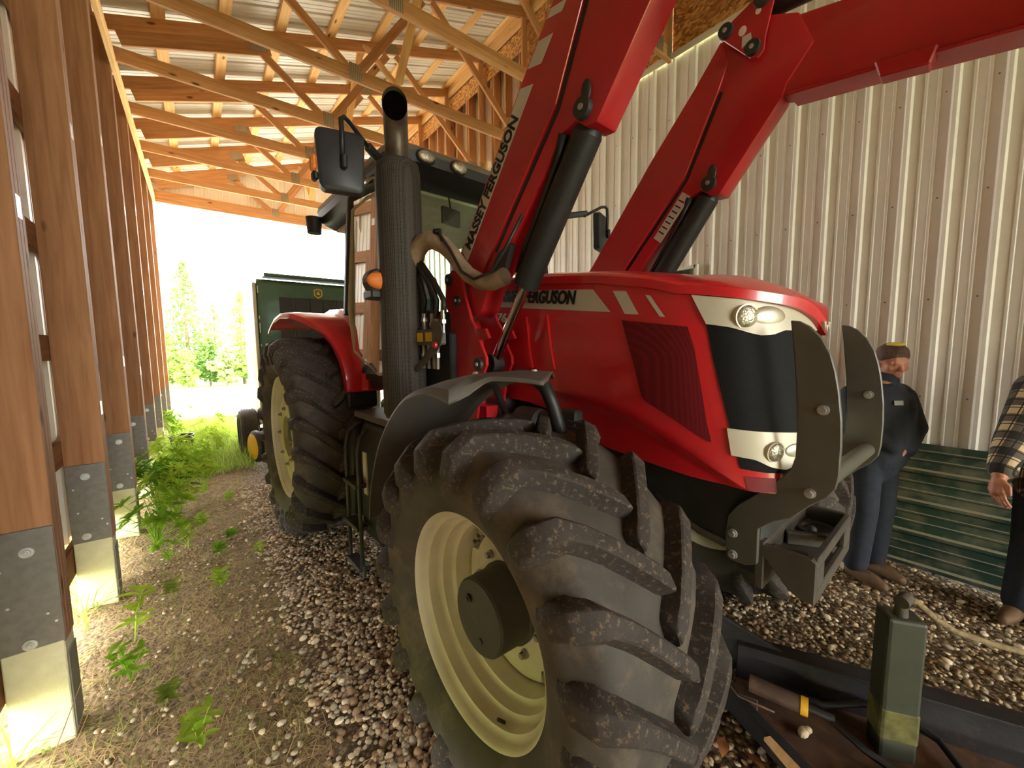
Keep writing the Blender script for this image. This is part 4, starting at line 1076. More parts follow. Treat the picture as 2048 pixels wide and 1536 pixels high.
    MB().sphere((x0 - .012, -.072, 2.598), .032, 14, 8, (.3, .75, 1.3)).build('pin_keeper', M_PIN, a, smooth=3.2, rot=(0, 0, 0))
    # mount tower: two plates
    TW = [(.925, 2.04), (.862, 2.075), (.774, 2.045), (.731, 1.908), (.679, 1.788), (.636, 1.739), (.555, 1.736), (.523, 1.685), (.612, 1.679), (.554, 1.589), (.551, 1.548), (.599, 1.47), (.66, 1.20), (.90, 1.20), (.881, 1.585), (.892, 1.823), (.937, 1.877)]
    tw = MB().prism(TW, 'x', x0 - .034, x0 - .016).prism(TW, 'x', x1 + .016, x1 + .034).build('loader_tower', M_REDARM, TR, bevel=.003)
    MB().prism([(.90, 1.22), (.90, 1.75), (.84, 1.80), (.80, 1.70), (.78, 1.22)], 'x', x0 - .015, x1 + .015).box((sd * (AX - .16), .80, 1.20), (.34, .26, .22)).build('tower_web', M_REDARM, tw, bevel=.004)
    for y, z, r in ((.803, 1.899, .03), (.883, 2.023, .034), (.611, 1.551, .036)): pincap(tw, x0 - .034, x0 - .050, y, z, r); pincap(tw, x1 + .034, x1 + .05, y, z, r)
    return a
armL = loader(-1); armR = loader(1)
MB().cyl((-.5, -1.5, 2.83), (.5, -1.5, 2.83), .075, .075, 24).build('cross_tube', M_REDARM, TR, smooth=.6)
# silver stripe with lettering on the outer face of the left arm, slashes above
xd = -AX - AT - .0135
def arm_patch(nm, pts, m): return MB().prism(pts, 'x', xd - .0012, xd).build(nm, m, armL)
def along(t, w): # t from low end up, w across from the back edge
    P_ = [Vector((.80, 2.155)), Vector((.315, 2.77)), Vector((.043, 3.085)), Vector((-.093, 3.261))]
    ds = [0]
    for a_, b_ in zip(P_, P_[1:]): ds.append(ds[-1] + (b_ - a_).length)
    for k in range(3):
        if t <= ds[k + 1] or k == 2:
            d_ = (P_[k + 1] - P_[k]).normalized(); q = P_[k] + d_ * (t - ds[k]); n_ = Vector((-d_.y, d_.x)); n_ = n_ if n_.x < 0 else -n_
            q = q + n_ * w; return (q.x, q.y)
arm_patch('arm_stripe', [along(.02, .012), along(.80, .012), along(.84, .085), along(.0, .085)], M_DECAL)
arm_patch('arm_slash', [along(.875, .012), along(.975, .012), along(1.02, .085), along(.915, .085)], M_DECAL)
arm_patch('arm_slash', [along(1.05, .012), along(1.085, .012), along(1.13, .085), along(1.09, .085)], M_DECAL)
l0 = along(.06, .074); l1 = along(.70, .074); u0 = along(.06, .02)
V3 = lambda p: Vector((xd - .0022, p[0], p[1]))
lettering('arm_lettering', 'MASSEY FERGUSON', .078, M_INK, armL, basis(V3(l0), V3(l1) - V3(l0), V3(u0) - V3(l0)), width=.64, bold=.003)
# paper label on the right arm
xr = AX - AT - .0015
MB().prism([(.28, 2.315), (.10, 2.545), (.05, 2.505), (.23, 2.275)], 'x', xr - .001, xr).build('safety_label', M_DECAL, armR)
for k in range(7):
    t = .08 + .12 * k
    MB().prism([(.26 - .17 * t, 2.33 + .215 * t), (.255 - .17 * t, 2.336 + .215 * t), (.222 - .17 * t, 2.31 + .215 * t), (.227 - .17 * t, 2.304 + .215 * t)], 'x', xr - .0016, xr - .001).build('label_print', M_INK, armR)
MB().prism([(.371, 2.13), (.347, 2.114), (.41, 1.98), (.501, 2.026), (.46, 2.09)], 'x', -AX - AT - .03, -AX - AT).build('hose_guard', M_BLACK, TR, bevel=.004)
# ---- hydraulic hoses and multi-coupler on the right-hand tower
SL = [(-.76, 1.10, 2.12), (-.755, 1.06, 2.20), (-.745, 1.0, 2.238), (-.73, .92, 2.24), (-.715, .83, 2.195), (-.70, .761, 2.135), (-.695, .698, 2.069), (-.69, .627, 2.009), (-.685, .535, 1.965), (-.68, .44, 1.951), (-.67, .36, 1.97)]
MB().tube(SL, [.055, .052, .05, .05, .046, .042, .04,   .040, .040, .040, .042], 14, cap=False).build('hose_sleeve', M_SLEEVE, TR, smooth=3.2)
MB().tube([(-.74, .90, 2.27), (-.745, .82, 2.25), (-.745, .72, 2.15), (-.74, .62, 2.02), (-.735, .52, 1.97), (-.72, .40, 1.99), (-.69, .34, 2.08), (-.66, .25, 2.22)], .008, 8).tube([(-.745, .86, 2.22), (-.745, .87, 2.28), (-.74, .82, 2.27), (-.74, .80, 2.20)], .008, 6).build('thin_hose', M_BLACK, TR, smooth=3.2)
HO = [[(1.085, 2.115), (1.014, 1.985), (.983, 1.911), (1.004, 1.84)], [(1.06, 2.12), (.95, 2.0), (.905, 1.915), (.909, 1.81)], [(1.045, 2.12), (.91, 1.995), (.846, 1.898), (.861, 1.80)], [(1.03, 2.13), (.885, 2.0), (.79, 1.893), (.793, 1.82)]]
for k, h in enumerate(HO):
    MB().tube([(-.755 + .01 * (k % 2), y, z) for y, z in h], .015, 10).build('hydraulic_hose', M_BLACK, TR, smooth=3.2)
    y, z = h[-1]
    MB().cyl((-.75, y, z + .02), (-.75, y, z - .03), .014, .014, 12).cyl((-.75, y, z - .03), (-.75, y, z - .05), .019, .019, 6).cyl((-.75, y, z - .05), (-.75, y, z - .10), .012, .012, 12).build('hose_fitting', M_STEEL, TR, smooth=.6)
mc = MB().box((-.75, .94, 1.70), (.06, .26, .09)).build('multi_coupler', M_FENDER, TR, bevel=.008)
for y in (1.0, .90): MB().box((-.783, y, 1.70), (.002, .07, .05)).build('coupler_label', M_YLAB, mc)
hook = [(.86, 1.74), (.84, 1.775), (.79, 1.78), (.74, 1.76), (.72, 1.71), (.745, 1.655), (.80, 1.61), (.88, 1.57), (.98, 1.515), (1.02, 1.50), (1.04, 1.53), (.97, 1.57), (.90, 1.62), (.845, 1.66), (.80, 1.69), (.80, 1.73), (.83, 1.745)]
MB().prism(hook, 'x', -.80, -.792).build('coupler_lever', M_CAST, mc, bevel=.002)
MB().prism([(1.09, 1.735), (1.11, 1.70), (1.14, 1.63), (1.115, 1.53), (1.03, 1.50), (1.02, 1.515), (1.095, 1.545), (1.115, 1.63), (1.09, 1.69), (1.07, 1.72)], 'x', -.80, -.76).build('coupler_handle', M_CAST, mc, bevel=.003)
MB().cyl((-.80, .79, 1.655), (-.815, .79, 1.655), .018, .016, 12).build('red_knob', M_RED, mc)
for y in (1.02, .96, .90, .86): MB().cyl((-.75, y, 1.655), (-.75, y, 1.52), .011, .011, 10).cyl((-.75, y, 1.61), (-.75, y, 1.585), .016, .016, 6).build('hose_fitting', M_STEEL, mc, smooth=.6)
MB().box((-.66, .98, 1.45), (.05, .30, .55)).build('coupler_bracket', M_BLACK, TR, bevel=.01)
# ---- front guard and weight bracket
GD = [(-.683, 1.719), (-.708, 1.715), (-.737, 1.697), (-.77, 1.658), (-.794, 1.609), (-.81, 1.551), (-.821, 1.492), (-.832, 1.402), (-.836, 1.321), (-.835, 1.222), (-.829, 1.181), (-.809, 1.147), (-.766, 1.106), (-.716, 1.048), (-.667, 1.02), (-.62, .975), (-.621, .842), (-.582, .822), (-.528, .823), (-.515, .831), (-.508, .924), (-.515, .995), (-.549, 1.046), (-.615, 1.11), (-.675, 1.176), (-.708, 1.22), (-.718, 1.264), (-.718, 1.358), (-.709, 1.501), (-.693, 1.643)]
for sd, dy in ((-1, 0.), (1, -.03)):
    g = MB().prism([(y + dy, z) for y, z in GD], 'x', sd * .30 - .010, sd * .30 + .010).build('guard_plate', M_GUARD, TR, bevel=.003)
    for y, z in ((-.764, 1.15), (-.536, .931), (-.539, .848), (-.785, 1.43)):
        MB().cyl((sd * .30 - .010, y + dy, z), (sd * .30 - .016, y + dy, z), .017, .016, 16).cyl((sd * .30 - .016, y + dy, z), (sd * .30 - .026, y + dy, z), .012, .011, 6).build('guard_bolt', M_GALV, g)
MB().cyl((-.29, -.80, 1.20), (.29, -.82, 1.20), .028, .028, 18).build('guard_tube', M_GUARD, TR, smooth=.6)
bx = MB()
def wbox(z0, z1, inset):
    p = []
    for x, y in ((-.27, -.63), (-.27, -.70), (-.262, -.735), (-.24, -.765), (-.21, -.775), (.21, -.775), (.24, -.765), (.262, -.735), (.27, -.70), (.27, -.63)):
        p.append((x, y))
    return p
# cast weight bracket: walls around an open tray, slot in the front face
OUT = [(-.285, -.60), (-.285, -.74), (-.275, -.785), (.285, -.785), (.285, -.60)]
bx.box((0, -.62, .83), (.57, .03, .18))
bx.prism([(-.62, .915), (-.775, .915), (-.79, .905), (-.79, .755), (-.74, .76), (-.70, .79), (-.66, .84), (-.62, .88)], 'x', -.285, -.262)
bx.prism([(-.62, .915), (-.775, .915), (-.79, .905), (-.79, .755), (-.74, .76), (-.70, .79), (-.66, .84), (-.62, .88)], 'x', .262, .285)
bx.box((0, -.78, .896), (.53, .022, .038)).box((0, -.78, .778), (.53, .022, .046)).box((-.22, -.78, .84), (.09, .022, .08)).box((.22, -.78, .84), (.09, .022, .08))
bx.box((0, -.70, .84), (.53, .15, .014))
wbk = bx.build('weight_bracket', M_CAST, TR, bevel=.004)
MB().bar((-.05, -.64, .87), (.02, -.76, .87), .03, .05).build('tray_rib', M_CAST, wbk, bevel=.004); MB().bar((-.2, -.64, .87), (-.17, -.74, .86), .025, .04).build('tray_rib', M_CAST, wbk, bevel=.004)
MB().cyl((.02, -.71, .847), (.02, -.71, .885), .022, .02, 16).sphere((.02, -.71, .90), .018, 12, 8).build('hitch_pin', M_DGREY, wbk, smooth=.6)
MB().lathe([(-.0, .05), (.012, .055), (.012, .075), (0, .08)], (.16, -.70, .85), 'z', 24).build('tray_collar', M_CAST, wbk, smooth=.6)
MB().lathe([(.0, .0), (.001, .05)], (.16, -.70, .852), 'z', 24).build('tray_hole', M_INK, wbk)
MB().box((0, -.58, .86), (.48, .10, .20)).build('nose_casting', M_CHASSIS, TR, bevel=.01)
# ================================================================== round baler behind the tractor
M_GREEN = mat('baler_green', lin((62, 92, 60)), .45, var=.1, scale=5, coat=.1)
M_PALE = mat('baler_lit_panel', lin((206, 204, 176)), .5, var=.05, scale=4)  # light from outside on the side panel put into this pale colour
M_BELT = mat('black_belt', lin((58, 56, 56)), .7, var=.1, scale=12)
M_YEL = mat('yellow_paint', lin((226, 172, 40)), .45, var=.06)
BO = Vector((.66, 6.8, 0))
BA = tag(empty('round_baler', BO), 'green round baler with side panel coloured pale as if lit parked behind the tractor', 'baler')
MB().prism([(0, .62), (0, 2.62), (.06, 2.66), (.5, 2.72), (1.1, 2.6), (1.55, 2.2), (1.75, 1.6), (1.6, 1.0), (1.2, .6), (.5, .5)], 'x', .05, 1.75).build('baler_body', M_GREEN, BA, bevel=.03, seg=2)
MB().prism([(.02, .55), (.02, 2.60), (.5, 2.66), (1.05, 2.54), (1.5, 2.15), (1.7, 1.6), (1.55, 1.0), (1.15, .55), (.5, .45)], 'x', .0, .045).build('side_panel', M_PALE, BA, bevel=.02, seg=2)
MB().prism([(.02, .55), (.02, 2.60), (.5, 2.66), (1.05, 2.54), (1.5, 2.15), (1.7, 1.6), (1.55, 1.0), (1.15, .55), (.5, .45)], 'x', 1.755, 1.80).build('side_panel', M_PALE, BA, bevel=.02, seg=2)
MB().box((.9, .10, 2.72), (1.5, .25, .05)).build('top_rail', M_GREEN, BA, bevel=.01)
for k in range(6): MB().box((.42 + .2 * k, -.012, 2.0), (.185, .02, .82)).build('belt_panel', M_BELT, BA, bevel=.004)
MB().box((.33, -.02, 1.56), (.07, .02, .42)).build('bale_gauge', M_YEL, BA)
for k in range(5): MB().box((.33, -.032, 1.42 + .07 * k), (.06, .004, .008)).build('gauge_mark', M_INK, BA)
MB().box((.20, -.012, 1.68), (.17, .02, .09)).box((.20, -.022, 1.68), (.13, .02, .05)).build('door_handle', M_PALE, BA, bevel=.004)
MB().box((.14, -.01, 1.50), (.10, .01, .06)).build('warning_label', M_YLAB, BA)
MB().prism([(.80, 2.55), (.86, 2.57), (.92, 2.55), (.92, 2.46), (.86, 2.42), (.80, 2.46)], 'y', -.02, -.005).build('shield_emblem', M_YEL, BA)
MB().prism([(.815, 2.54), (.86, 2.555), (.905, 2.54), (.905, 2.47), (.86, 2.435), (.815, 2.47)], 'y', -.024, -.02).build('shield_field', M_GREEN, BA)
MB().prism([(.83, 2.48), (.85, 2.505), (.845, 2.53), (.855, 2.53), (.86, 2.51), (.87, 2.53), (.88, 2.53), (.872, 2.505), (.89, 2.485), (.885, 2.475), (.84, 2.475)], 'y', -.027, -.024).build('shield_figure', M_YEL, BA)
for z, h in ((2.50, .10), (2.1, .05), (1.95, .14), (1.7, .03)): MB().box((.062, -.004, z), (.012, .02, h)).build('panel_slot', M_PALE, BA)
tw_ = MB().lathe(tyre_profile(.36, .2, .13), n=40).build('baler_tyre', M_RUB, BA, smooth=.7, loc=(-.13, .50, .36))
for k in (-2, -1, 0, 1, 2): MB().lathe([(k * .035 - .012, .358), (k * .035 - .010, .368), (k * .035 + .010, .368), (k * .035 + .012, .358)], n=40).build('tyre_rib', M_RUB, tw_, smooth=.6)
MB().lathe([(-.10, .21), (-.08, .19), (-.03, .17), (-.03, 0)], n=32).build('baler_rim', M_YEL, BA, smooth=.7, loc=(-.13, .50, .36))
gw = MB().lathe([(-.055, .0), (-.055, .16), (-.045, .20), (-.02, .225), (.02, .225), (.045, .20), (.055, .16), (.055, 0)], n=36).build('gauge_wheel', M_BLACK, BA, smooth=.6, loc=(-.10, -.22, .27), rot=(0, 0, .25))
MB().lathe([(-.060, 0), (-.060, .165), (-.05, .185)], n=32).build('wheel_face', M_YEL, gw, smooth=.6)
MB().bar((.0, -.20, .30), (.25, -.05, .42), .05, .07).bar((.2, -.06, .42), (.35, .2, .5), .06, .08).build('gauge_wheel_arm', M_GREEN, BA, bevel=.008)
MB().bar((.2, -.1, .45), (1.6, -.1, .45), .25, .25).build('pickup_head', M_GREEN, BA, bevel=.05, seg=2)
MB().bar((.9, -.1, .55), (1.1, -1.35, .55), .14, .14).build('drawbar', M_GREEN, BA, bevel=.01)
MB().cyl((0, .5, .36), (1.8, .5, .36), .05, .05, 14).build('axle', M_GREEN, BA)

# ================================================================== green roofing sheet leaning on the right wall
def dusty(name, c, dust):
    m, nt, p = newmat(name)
    tc = nt.nodes.new('ShaderNodeTexCoord'); g = nt.nodes.new('ShaderNodeNewGeometry'); s = nt.nodes.new('ShaderNodeSeparateXYZ'); nt.links.new(g.outputs['Normal'], s.inputs[0])
    n = nt.nodes.new('ShaderNodeTexNoise'); n.inputs['Scale'].default_value = 7; n.inputs['Detail'].default_value = 8; nt.links.new(tc.outputs['Object'], n.inputs['Vector'])
    ad = nt.nodes.new('ShaderNodeMath'); ad.operation = 'MULTIPLY_ADD'; ad.inputs[1].default_value = .9; nt.links.new(s.outputs[2], ad.inputs[0]); nt.links.new(n.outputs['Fac'], ad.inputs[2])
    r = nt.nodes.new('ShaderNodeValToRGB'); r.color_ramp.elements[0].position = .52; r.color_ramp.elements[1].position = 1.
    r.color_ramp.elements[0].color = (*c, 1); r.color_ramp.elements[1].color = (*dust, 1)
    nt.links.new(ad.outputs[0], r.inputs[0]); nt.links.new(r.outputs[0], p.inputs['Base Color']); p.inputs['Roughness'].default_value = .45
    return m
M_GSH = dusty('dusty_green_steel', lin((38, 66, 54)), lin((150, 142, 116)))
def green_sheet(x0, y0, y1, lean, hgt=.022):
    pr_ = ribbed(.9144, 0, 0, .2286, hgt); b = MB(); vs = []
    ax = Vector((lean, 0, .9144)).normalized(); nn = Vector((-ax.z, 0, ax.x))
    for a, o in pr_:
        q = ax * a + nn * o
        vs += [(q.x, 0, q.z + .004), (q.x, y1 - y0, q.z + .004)]
    b.add(vs, [(2 * k, 2 * k + 2, 2 * k + 3, 2 * k + 1) for k in range(len(pr_) - 1)])
    return b, (x0, y0, 0)
b, l = green_sheet(4.0, -3.2, .78, .075)
gs = b.build('roofing_sheet', M_GSH, loc=l)
md = gs.modifiers.new('s', 'SOLIDIFY'); md.thickness = .004; md.offset = -1
tag(gs, 'dark green ribbed roofing sheet stood on edge against the white wall', 'metal sheet')

# ================================================================== people
def voxel_body(name, mb, m, parent, vox, smooth=4, ):
    me = mb.mesh(name, m, fix=True); o = bpy.data.objects.new(name, me); COL.objects.link(o)
    a = o.modifiers.new('r', 'REMESH'); a.mode = 'VOXEL'; a.voxel_size = vox
    s_ = o.modifiers.new('s', 'SMOOTH'); s_.iterations = smooth; s_.factor = .5
    bpy.context.view_layer.update()
    me2 = bpy.data.meshes.new_from_object(o.evaluated_get(bpy.context.evaluated_depsgraph_get())); me2.name = name
    bpy.data.objects.remove(o)
    me2.materials.clear(); me2.materials.append(m); me2.polygons.foreach_set('use_smooth', [True] * len(me2.polygons))
    return link(name, me2, parent)
def limb(b, pts, rs, n=14):
    b.tube(pts, rs, n)
    for p, r in zip(pts, rs): b.sphere(p, r, 12, 8)
def hand(b, wrist, fwd, side, pal, curl=.6, s=.92):
    """palm plus four fingers and a thumb; fwd = finger direction, side = towards the thumb, pal = palm normal"""
    w, f, t, n = Vector(wrist), Vector(fwd).normalized(), Vector(side).normalized(), Vector(pal).normalized()
    limb(b, [w, w + f * .045 * s, w + f * .085 * s], [.026 * s, .03 * s, .028 * s])
    limb(b, [w + f * .05 * s + t * .018 * s, w + f * .085 * s + t * .026 * s], [.020 * s, .016 * s]); limb(b, [w + f * .05 * s - t * .02 * s, w + f * .08 * s - t * .028 * s], [.02 * s, .016 * s])
    for k, ln in ((1.5, .075), (.5, .085), (-.5, .078), (-1.5, .06)):
        p = w + f * .085 * s + t * (.0225 * k * s); pts = [p]; d = f.copy()
        for j in range(3):
            d = (d * math.cos(curl * .7) + n * math.sin(curl * .7)).normalized(); p = p + d * ln * s * (.45, .32, .23)[j]; pts.append(p)
        limb(b, pts, [.0088 * s, .0082 * s, .0078 * s, .007 * s], 10)
    p = w + f * .03 * s + t * .024 * s; d = (f * .6 + t * .7 + n * .3).normalized()
    limb(b, [p, p + d * .035 * s, p + (d * .6 + f * .6).normalized() * .065 * s + n * .008], [.013 * s, .011 * s, .009 * s], 10)
def head(b, c, look, s=1.):
    """skull, jaw, nose, brow, lips, ears; look = facing direction"""
    c = Vector(c); f = Vector(look).normalized(); r = f.cross(Vector((0, 0, 1))).normalized(); u = r.cross(f)
    def at(a, bb, cc): return c + r * a * s + f * bb * s + u * cc * s
    b.sphere(at(0, -.012, .03), .086 * s, 18, 12, (1, 1, 1.05)); b.sphere(at(0, .02, -.01), .072 * s, 18, 12); b.sphere(at(0, .035, -.06), .05 * s, 16, 10); b.sphere(at(0, .055, -.085), .026 * s, 12, 8)
    limb(b, [at(0, .085, .018), at(0, .104, -.018)], [.010 * s, .015 * s]); limb(b, [at(-.035, .076, .028), at(.035, .076, .028)], [.013 * s, .013 * s])
    limb(b, [at(-.02, .078, -.052), at(.02, .078, -.052)], [.009 * s, .009 * s])
    for q in (-1, 1): b.sphere(at(q * .080, -.005, -.005), .022 * s, 10, 8, (.6, 1, 1.3)); b.sphere(at(q * .045, .055, -.02), .026 * s, 10, 8)
    return at
M_SKIN = mat('skin', lin((176, 118, 92)), .55, var=.08, scale=20)
M_EYE = mat('eye_dark', lin((36, 26, 22)), .3)
M_JACKET = mat('navy_jacket', lin((27, 31, 40)), .8, var=.25, scale=16, bump=.4, bscale=30)
M_JEANS = mat('dark_jeans', lin((30, 35, 46)), .85, var=.2, scale=24, bump=.2, bscale=90)
M_BOOT = mat('brown_boot', lin((104, 78, 52)), .7, var=.2, scale=20)
M_HAIR = mat('brown_hair', lin((78, 48, 34)), .7, var=.3, scale=60, bump=.5, bscale=120)
def eyes(at, parent):
    for q in (-1, 1):
        MB().sphere(at(q * .031, .071, .006), .0085, 10, 8).build('eye', M_EYE, parent, smooth=3.2)
# person by the front guard, hands in jacket pockets
P1 = Vector((3.62, .56, 0))
pe1 = tag(empty('person', P1), 'person in dark navy jacket and jeans standing behind the black front guard', 'person')
b = MB(); look = Vector((-.72, -.62, -.30))
at = head(b, (.155, -.045, 1.505), look, .97)
limb(b, [(.14, -.02, 1.44), (.11, .0, 1.33)], [.052, .058]); limb(b, [(.11, 0, 1.3), (.09, .0, 1.1), (.06, 0, .9)], [.11, .12, .12])
limb(b, [(.26, -.10, 1.26), (.27, -.16, 1.06), (.10, -.14, .93)], [.05, .042, .036]); limb(b, [(-.05, .12, 1.28), (-.12, .06, 1.06), (-.02, -.08, .95)], [.05, .042, .036])
hand(b, (.10, -.14, .93), (-.9, .1, -.4), (0, -.2, 1), (.1, .9, 0), .3); hand(b, (-.02, -.08, .95), (.7, -.3, -.5), (0, -.2, 1), (.1, .9, 0), .3)
for sx in (-1, 1): limb(b, [(.06 + sx * .085, -sx * .03, .88), (.03 + sx * .09, -.02 - sx * .03, .47), (.02 + sx * .10, .0 - sx * .03, .09)], [.075, .052, .036])
body1 = voxel_body('body', b, M_SKIN, pe1, .008)
eyes(at, pe1)
b = MB(); c0 = Vector((.155, -.045, 1.505)); f = look.normalized(); r_ = f.cross(Vector((0, 0, 1))).normalized(); u_ = r_.cross(f)
b.sphere(c0 + u_ * .045 - f * .025, .092, 18, 12); b.sphere(c0 + u_ * .01 - f * .045, .082, 18, 12)
for k in range(14): a_ = k * .45; b.sphere(c0 + u_ * .085 - f * .02 + r_ * .05 * math.cos(a_) + f * .05 * math.sin(a_), .03, 8, 6)
voxel_body('hair', b, M_HAIR, pe1, .008, 2)
MB().sphere(c0 + u_ * .125 - f * .02, .052, 16, 8, (1.0, 1.0, .3)).build('yellow_cap_top', mat('yellow_cloth', lin((206, 196, 60)), .8), pe1, smooth=3.2)
b = MB()
limb(b, [(.13, -.01, 1.37), (.12, .0, 1.30)], [.085, .10]); limb(b, [(.22, -.07, 1.27), (.12, .0, 1.27), (-.02, .09, 1.28)], [.095, .125, .095]); limb(b, [(.11, 0, 1.24), (.09, .0, 1.06), (.06, 0, .86)], [.155, .16, .16])
limb(b, [(.05, .05, 1.22), (.02, .05, 1.02), (.0, .04, .86)], [.14, .14, .13]); limb(b, [(.17, -.05, 1.2), (.16, -.05, 1.02), (.12, -.04, .86)], [.14, .14, .13])
limb(b, [(.26, -.10, 1.26), (.285, -.17, 1.05), (.12, -.15, .925)], [.075, .068, .06]); limb(b, [(-.06, .12, 1.28), (-.135, .05, 1.05), (-.02, -.09, .95)], [.075, .068, .06])
jk = voxel_body('jacket', b, M_JACKET, pe1, .011, 3)
bpy.context.view_layer.update()
_o3 = Vector((0, 0, 1.64)) - P1; _dv = (_r * ((1797 - 1024) / F_PX) + _d * ((806 - 768) / F_PX) + _f).normalized()
_hit, _lc, _nn, _ = jk.ray_cast(_o3, _dv)
if _hit:
    MB().box((0, 0, 0), (.06, .03, .003)).build('chest_badge', mat('badge', lin((150, 150, 142)), .7), pe1, loc=_lc + _nn * .002, rot=_nn.to_track_quat('Z', 'Y').to_euler())
b = MB(); limb(b, [(.05, 0, .86), (.06, 0, .80)], [.15, .14])
for sx in (-1, 1): limb(b, [(.06 + sx * .085, -sx * .03, .84), (.03 + sx * .09, -.02 - sx * .03, .47), (.02 + sx * .10, .0 - sx * .03, .10)], [.098, .078, .07])
voxel_body('jeans', b, M_JEANS, pe1, .011, 3)
for sx in (-1, 1):
    b = MB(); x = .02 + sx * .10; y = -sx * .03
    limb(b, [(x, y, .14), (x, y, .05)], [.055, .052]); limb(b, [(x, y + .02, .045), (x - .06, y - .10, .045), (x - .09, y - .16, .035)], [.045, .045, .032])
    voxel_body('boot', b, M_BOOT, pe1, .009, 3)
# person in the plaid shirt at the right edge, arm held out towards the tractor
def plaidmat():
    m, nt, p = newmat('plaid_shirt')
    tc = nt.nodes.new('ShaderNodeTexCoord')
    def dot(v):
        d = nt.nodes.new('ShaderNodeVectorMath'); d.operation = 'DOT_PRODUCT'; d.inputs[1].default_value = v; nt.links.new(tc.outputs['Object'], d.inputs[0]); return d.outputs['Value']
    class s: outputs = (dot((.35, .94, .06)), None, dot((.58, -.16, .80)))
    def wave(o, per, ph):
        a = nt.nodes.new('ShaderNodeMath'); a.operation = 'MULTIPLY_ADD'; a.inputs[1].default_value = 1 / per; a.inputs[2].default_value = ph; nt.links.new(o, a.inputs[0])
        fr = nt.nodes.new('ShaderNodeMath'); fr.operation = 'FRACT'; nt.links.new(a.outputs[0], fr.inputs[0]); return fr.outputs[0]
    def gt(o, t):
        g = nt.nodes.new('ShaderNodeMath'); g.operation = 'GREATER_THAN'; g.inputs[1].default_value = t; nt.links.new(o, g.inputs[0]); return g.outputs[0]
    sm_ = nt.nodes.new('ShaderNodeMath'); sm_.operation = 'ADD'; nt.links.new(gt(wave(s.outputs[2], .105, .2), .48), sm_.inputs[0]); nt.links.new(gt(wave(s.outputs[0], .11, .1), .5), sm_.inputs[1])
    r = nt.nodes.new('ShaderNodeValToRGB'); r.color_ramp.interpolation = 'CONSTANT'
    r.color_ramp.elements.new(.5); cs = [lin((38, 34, 32)), lin((92, 82, 70)), lin((196, 172, 136))]
    for e, pos, c in zip(r.color_ramp.elements, (0, .3, .8), cs): e.position = pos; e.color = (*c, 1)
    hv = nt.nodes.new('ShaderNodeMath'); hv.operation = 'MULTIPLY'; hv.inputs[1].default_value = .5; nt.links.new(sm_.outputs[0], hv.inputs[0]); nt.links.new(hv.outputs[0], r.inputs[0])
    th = nt.nodes.new('ShaderNodeMath'); th.operation = 'MAXIMUM'; nt.links.new(gt(wave(s.outputs[2], .0525, .62), .9), th.inputs[0]); nt.links.new(gt(wave(s.outputs[0], .045, .3), .88), th.inputs[1])
    mx = nt.nodes.new('ShaderNodeMix'); mx.data_type = 'RGBA'; nt.links.new(th.outputs[0], mx.inputs[0]); nt.links.new(r.outputs[0], mx.inputs[6]); mx.inputs[7].default_value = (*lin((30, 26, 26)), 1)
    nt.links.new(mx.outputs[2], p.inputs['Base Color']); p.inputs['Roughness'].default_value = .9
    return m
M_PLAID = plaidmat()
P2 = Vector((3.66, -.20, 0))
pe2 = tag(empty('person', P2), 'person in brown and tan plaid shirt at the right edge reaching forward', 'person')
b = MB(); look2 = Vector((-.8, .5, -.25)); at2 = head(b, (.05, .0, 1.62), look2, .98)
limb(b, [(.06, 0, 1.55), (.08, -.01, 1.44)], [.054, .06]); limb(b, [(.10, -.05, 1.35), (.10, -.06, 1.1), (.08, -.04, .92)], [.11, .12, .12])
sh, el, wr_ = (.0, .115, 1.385), (-.215, .175, 1.085), (-.365, .20, .935)
limb(b, [sh, el, wr_], [.052, .043, .031]); hand(b, wr_, (-.35, .05, -.9), (-.75, -.6, .1), (.5, -.75, -.35), .55, 1.0)
limb(b, [(.15, -.26, 1.36), (.12, -.30, 1.06), (.02, -.30, .82)], [.052, .042, .031]); hand(b, (.02, -.30, .82), (-.1, 0, -1), (-.8, .2, 0), (.3, .9, 0), .5, .95)
for sx in (-1, 1): limb(b, [(.08, -.04 + sx * .09, .88), (.05, -.04 + sx * .10, .47), (.07, -.03 + sx * .11, .09)], [.078, .055, .038])
voxel_body('body', b, M_SKIN, pe2, .0045, 1); eyes(at2, pe2)
b = MB(); c0 = Vector((.05, 0, 1.62)); f = look2.normalized(); r_ = f.cross(Vector((0, 0, 1))).normalized(); u_ = r_.cross(f)
b.sphere(c0 + u_ * .045 - f * .025, .092, 18, 12); b.sphere(c0 + u_ * .0 - f * .045, .082, 18, 12); voxel_body('hair', b, M_HAIR, pe2, .01, 2)
b = MB(); limb(b, [(.08, -.01, 1.46), (.09, -.03, 1.42)], [.075, .10]); limb(b, [(.02, .10, 1.37), (.09, -.05, 1.38), (.14, -.24, 1.36)], [.085, .12, .085]); limb(b, [(.10, -.05, 1.32), (.10, -.06, 1.08), (.08, -.04, .84)], [.155, .155, .16])
limb(b, [(.06, .02, 1.28), (.06, .03, 1.08), (.05, .03, .84)], [.12, .12, .13]); limb(b, [(.13, -.14, 1.28), (.13, -.16, 1.08), (.12, -.13, .84)], [.13, .13, .13])
limb(b, [sh, el, (-.335, .195, .965)], [.078, .070, .058]); limb(b, [(.15, -.26, 1.36), (.12, -.30, 1.06), (.03, -.30, .87)], [.078, .068, .055])
voxel_body('plaid_shirt', b, M_PLAID, pe2, .011, 3)
b = MB(); limb(b, [(.08, -.04, .86), (.08, -.04, .80)], [.15, .14])
for sx in (-1, 1): limb(b, [(.08, -.04 + sx * .09, .84), (.05, -.04 + sx * .10, .47), (.07, -.03 + sx * .11, .10)], [.10, .08, .072])
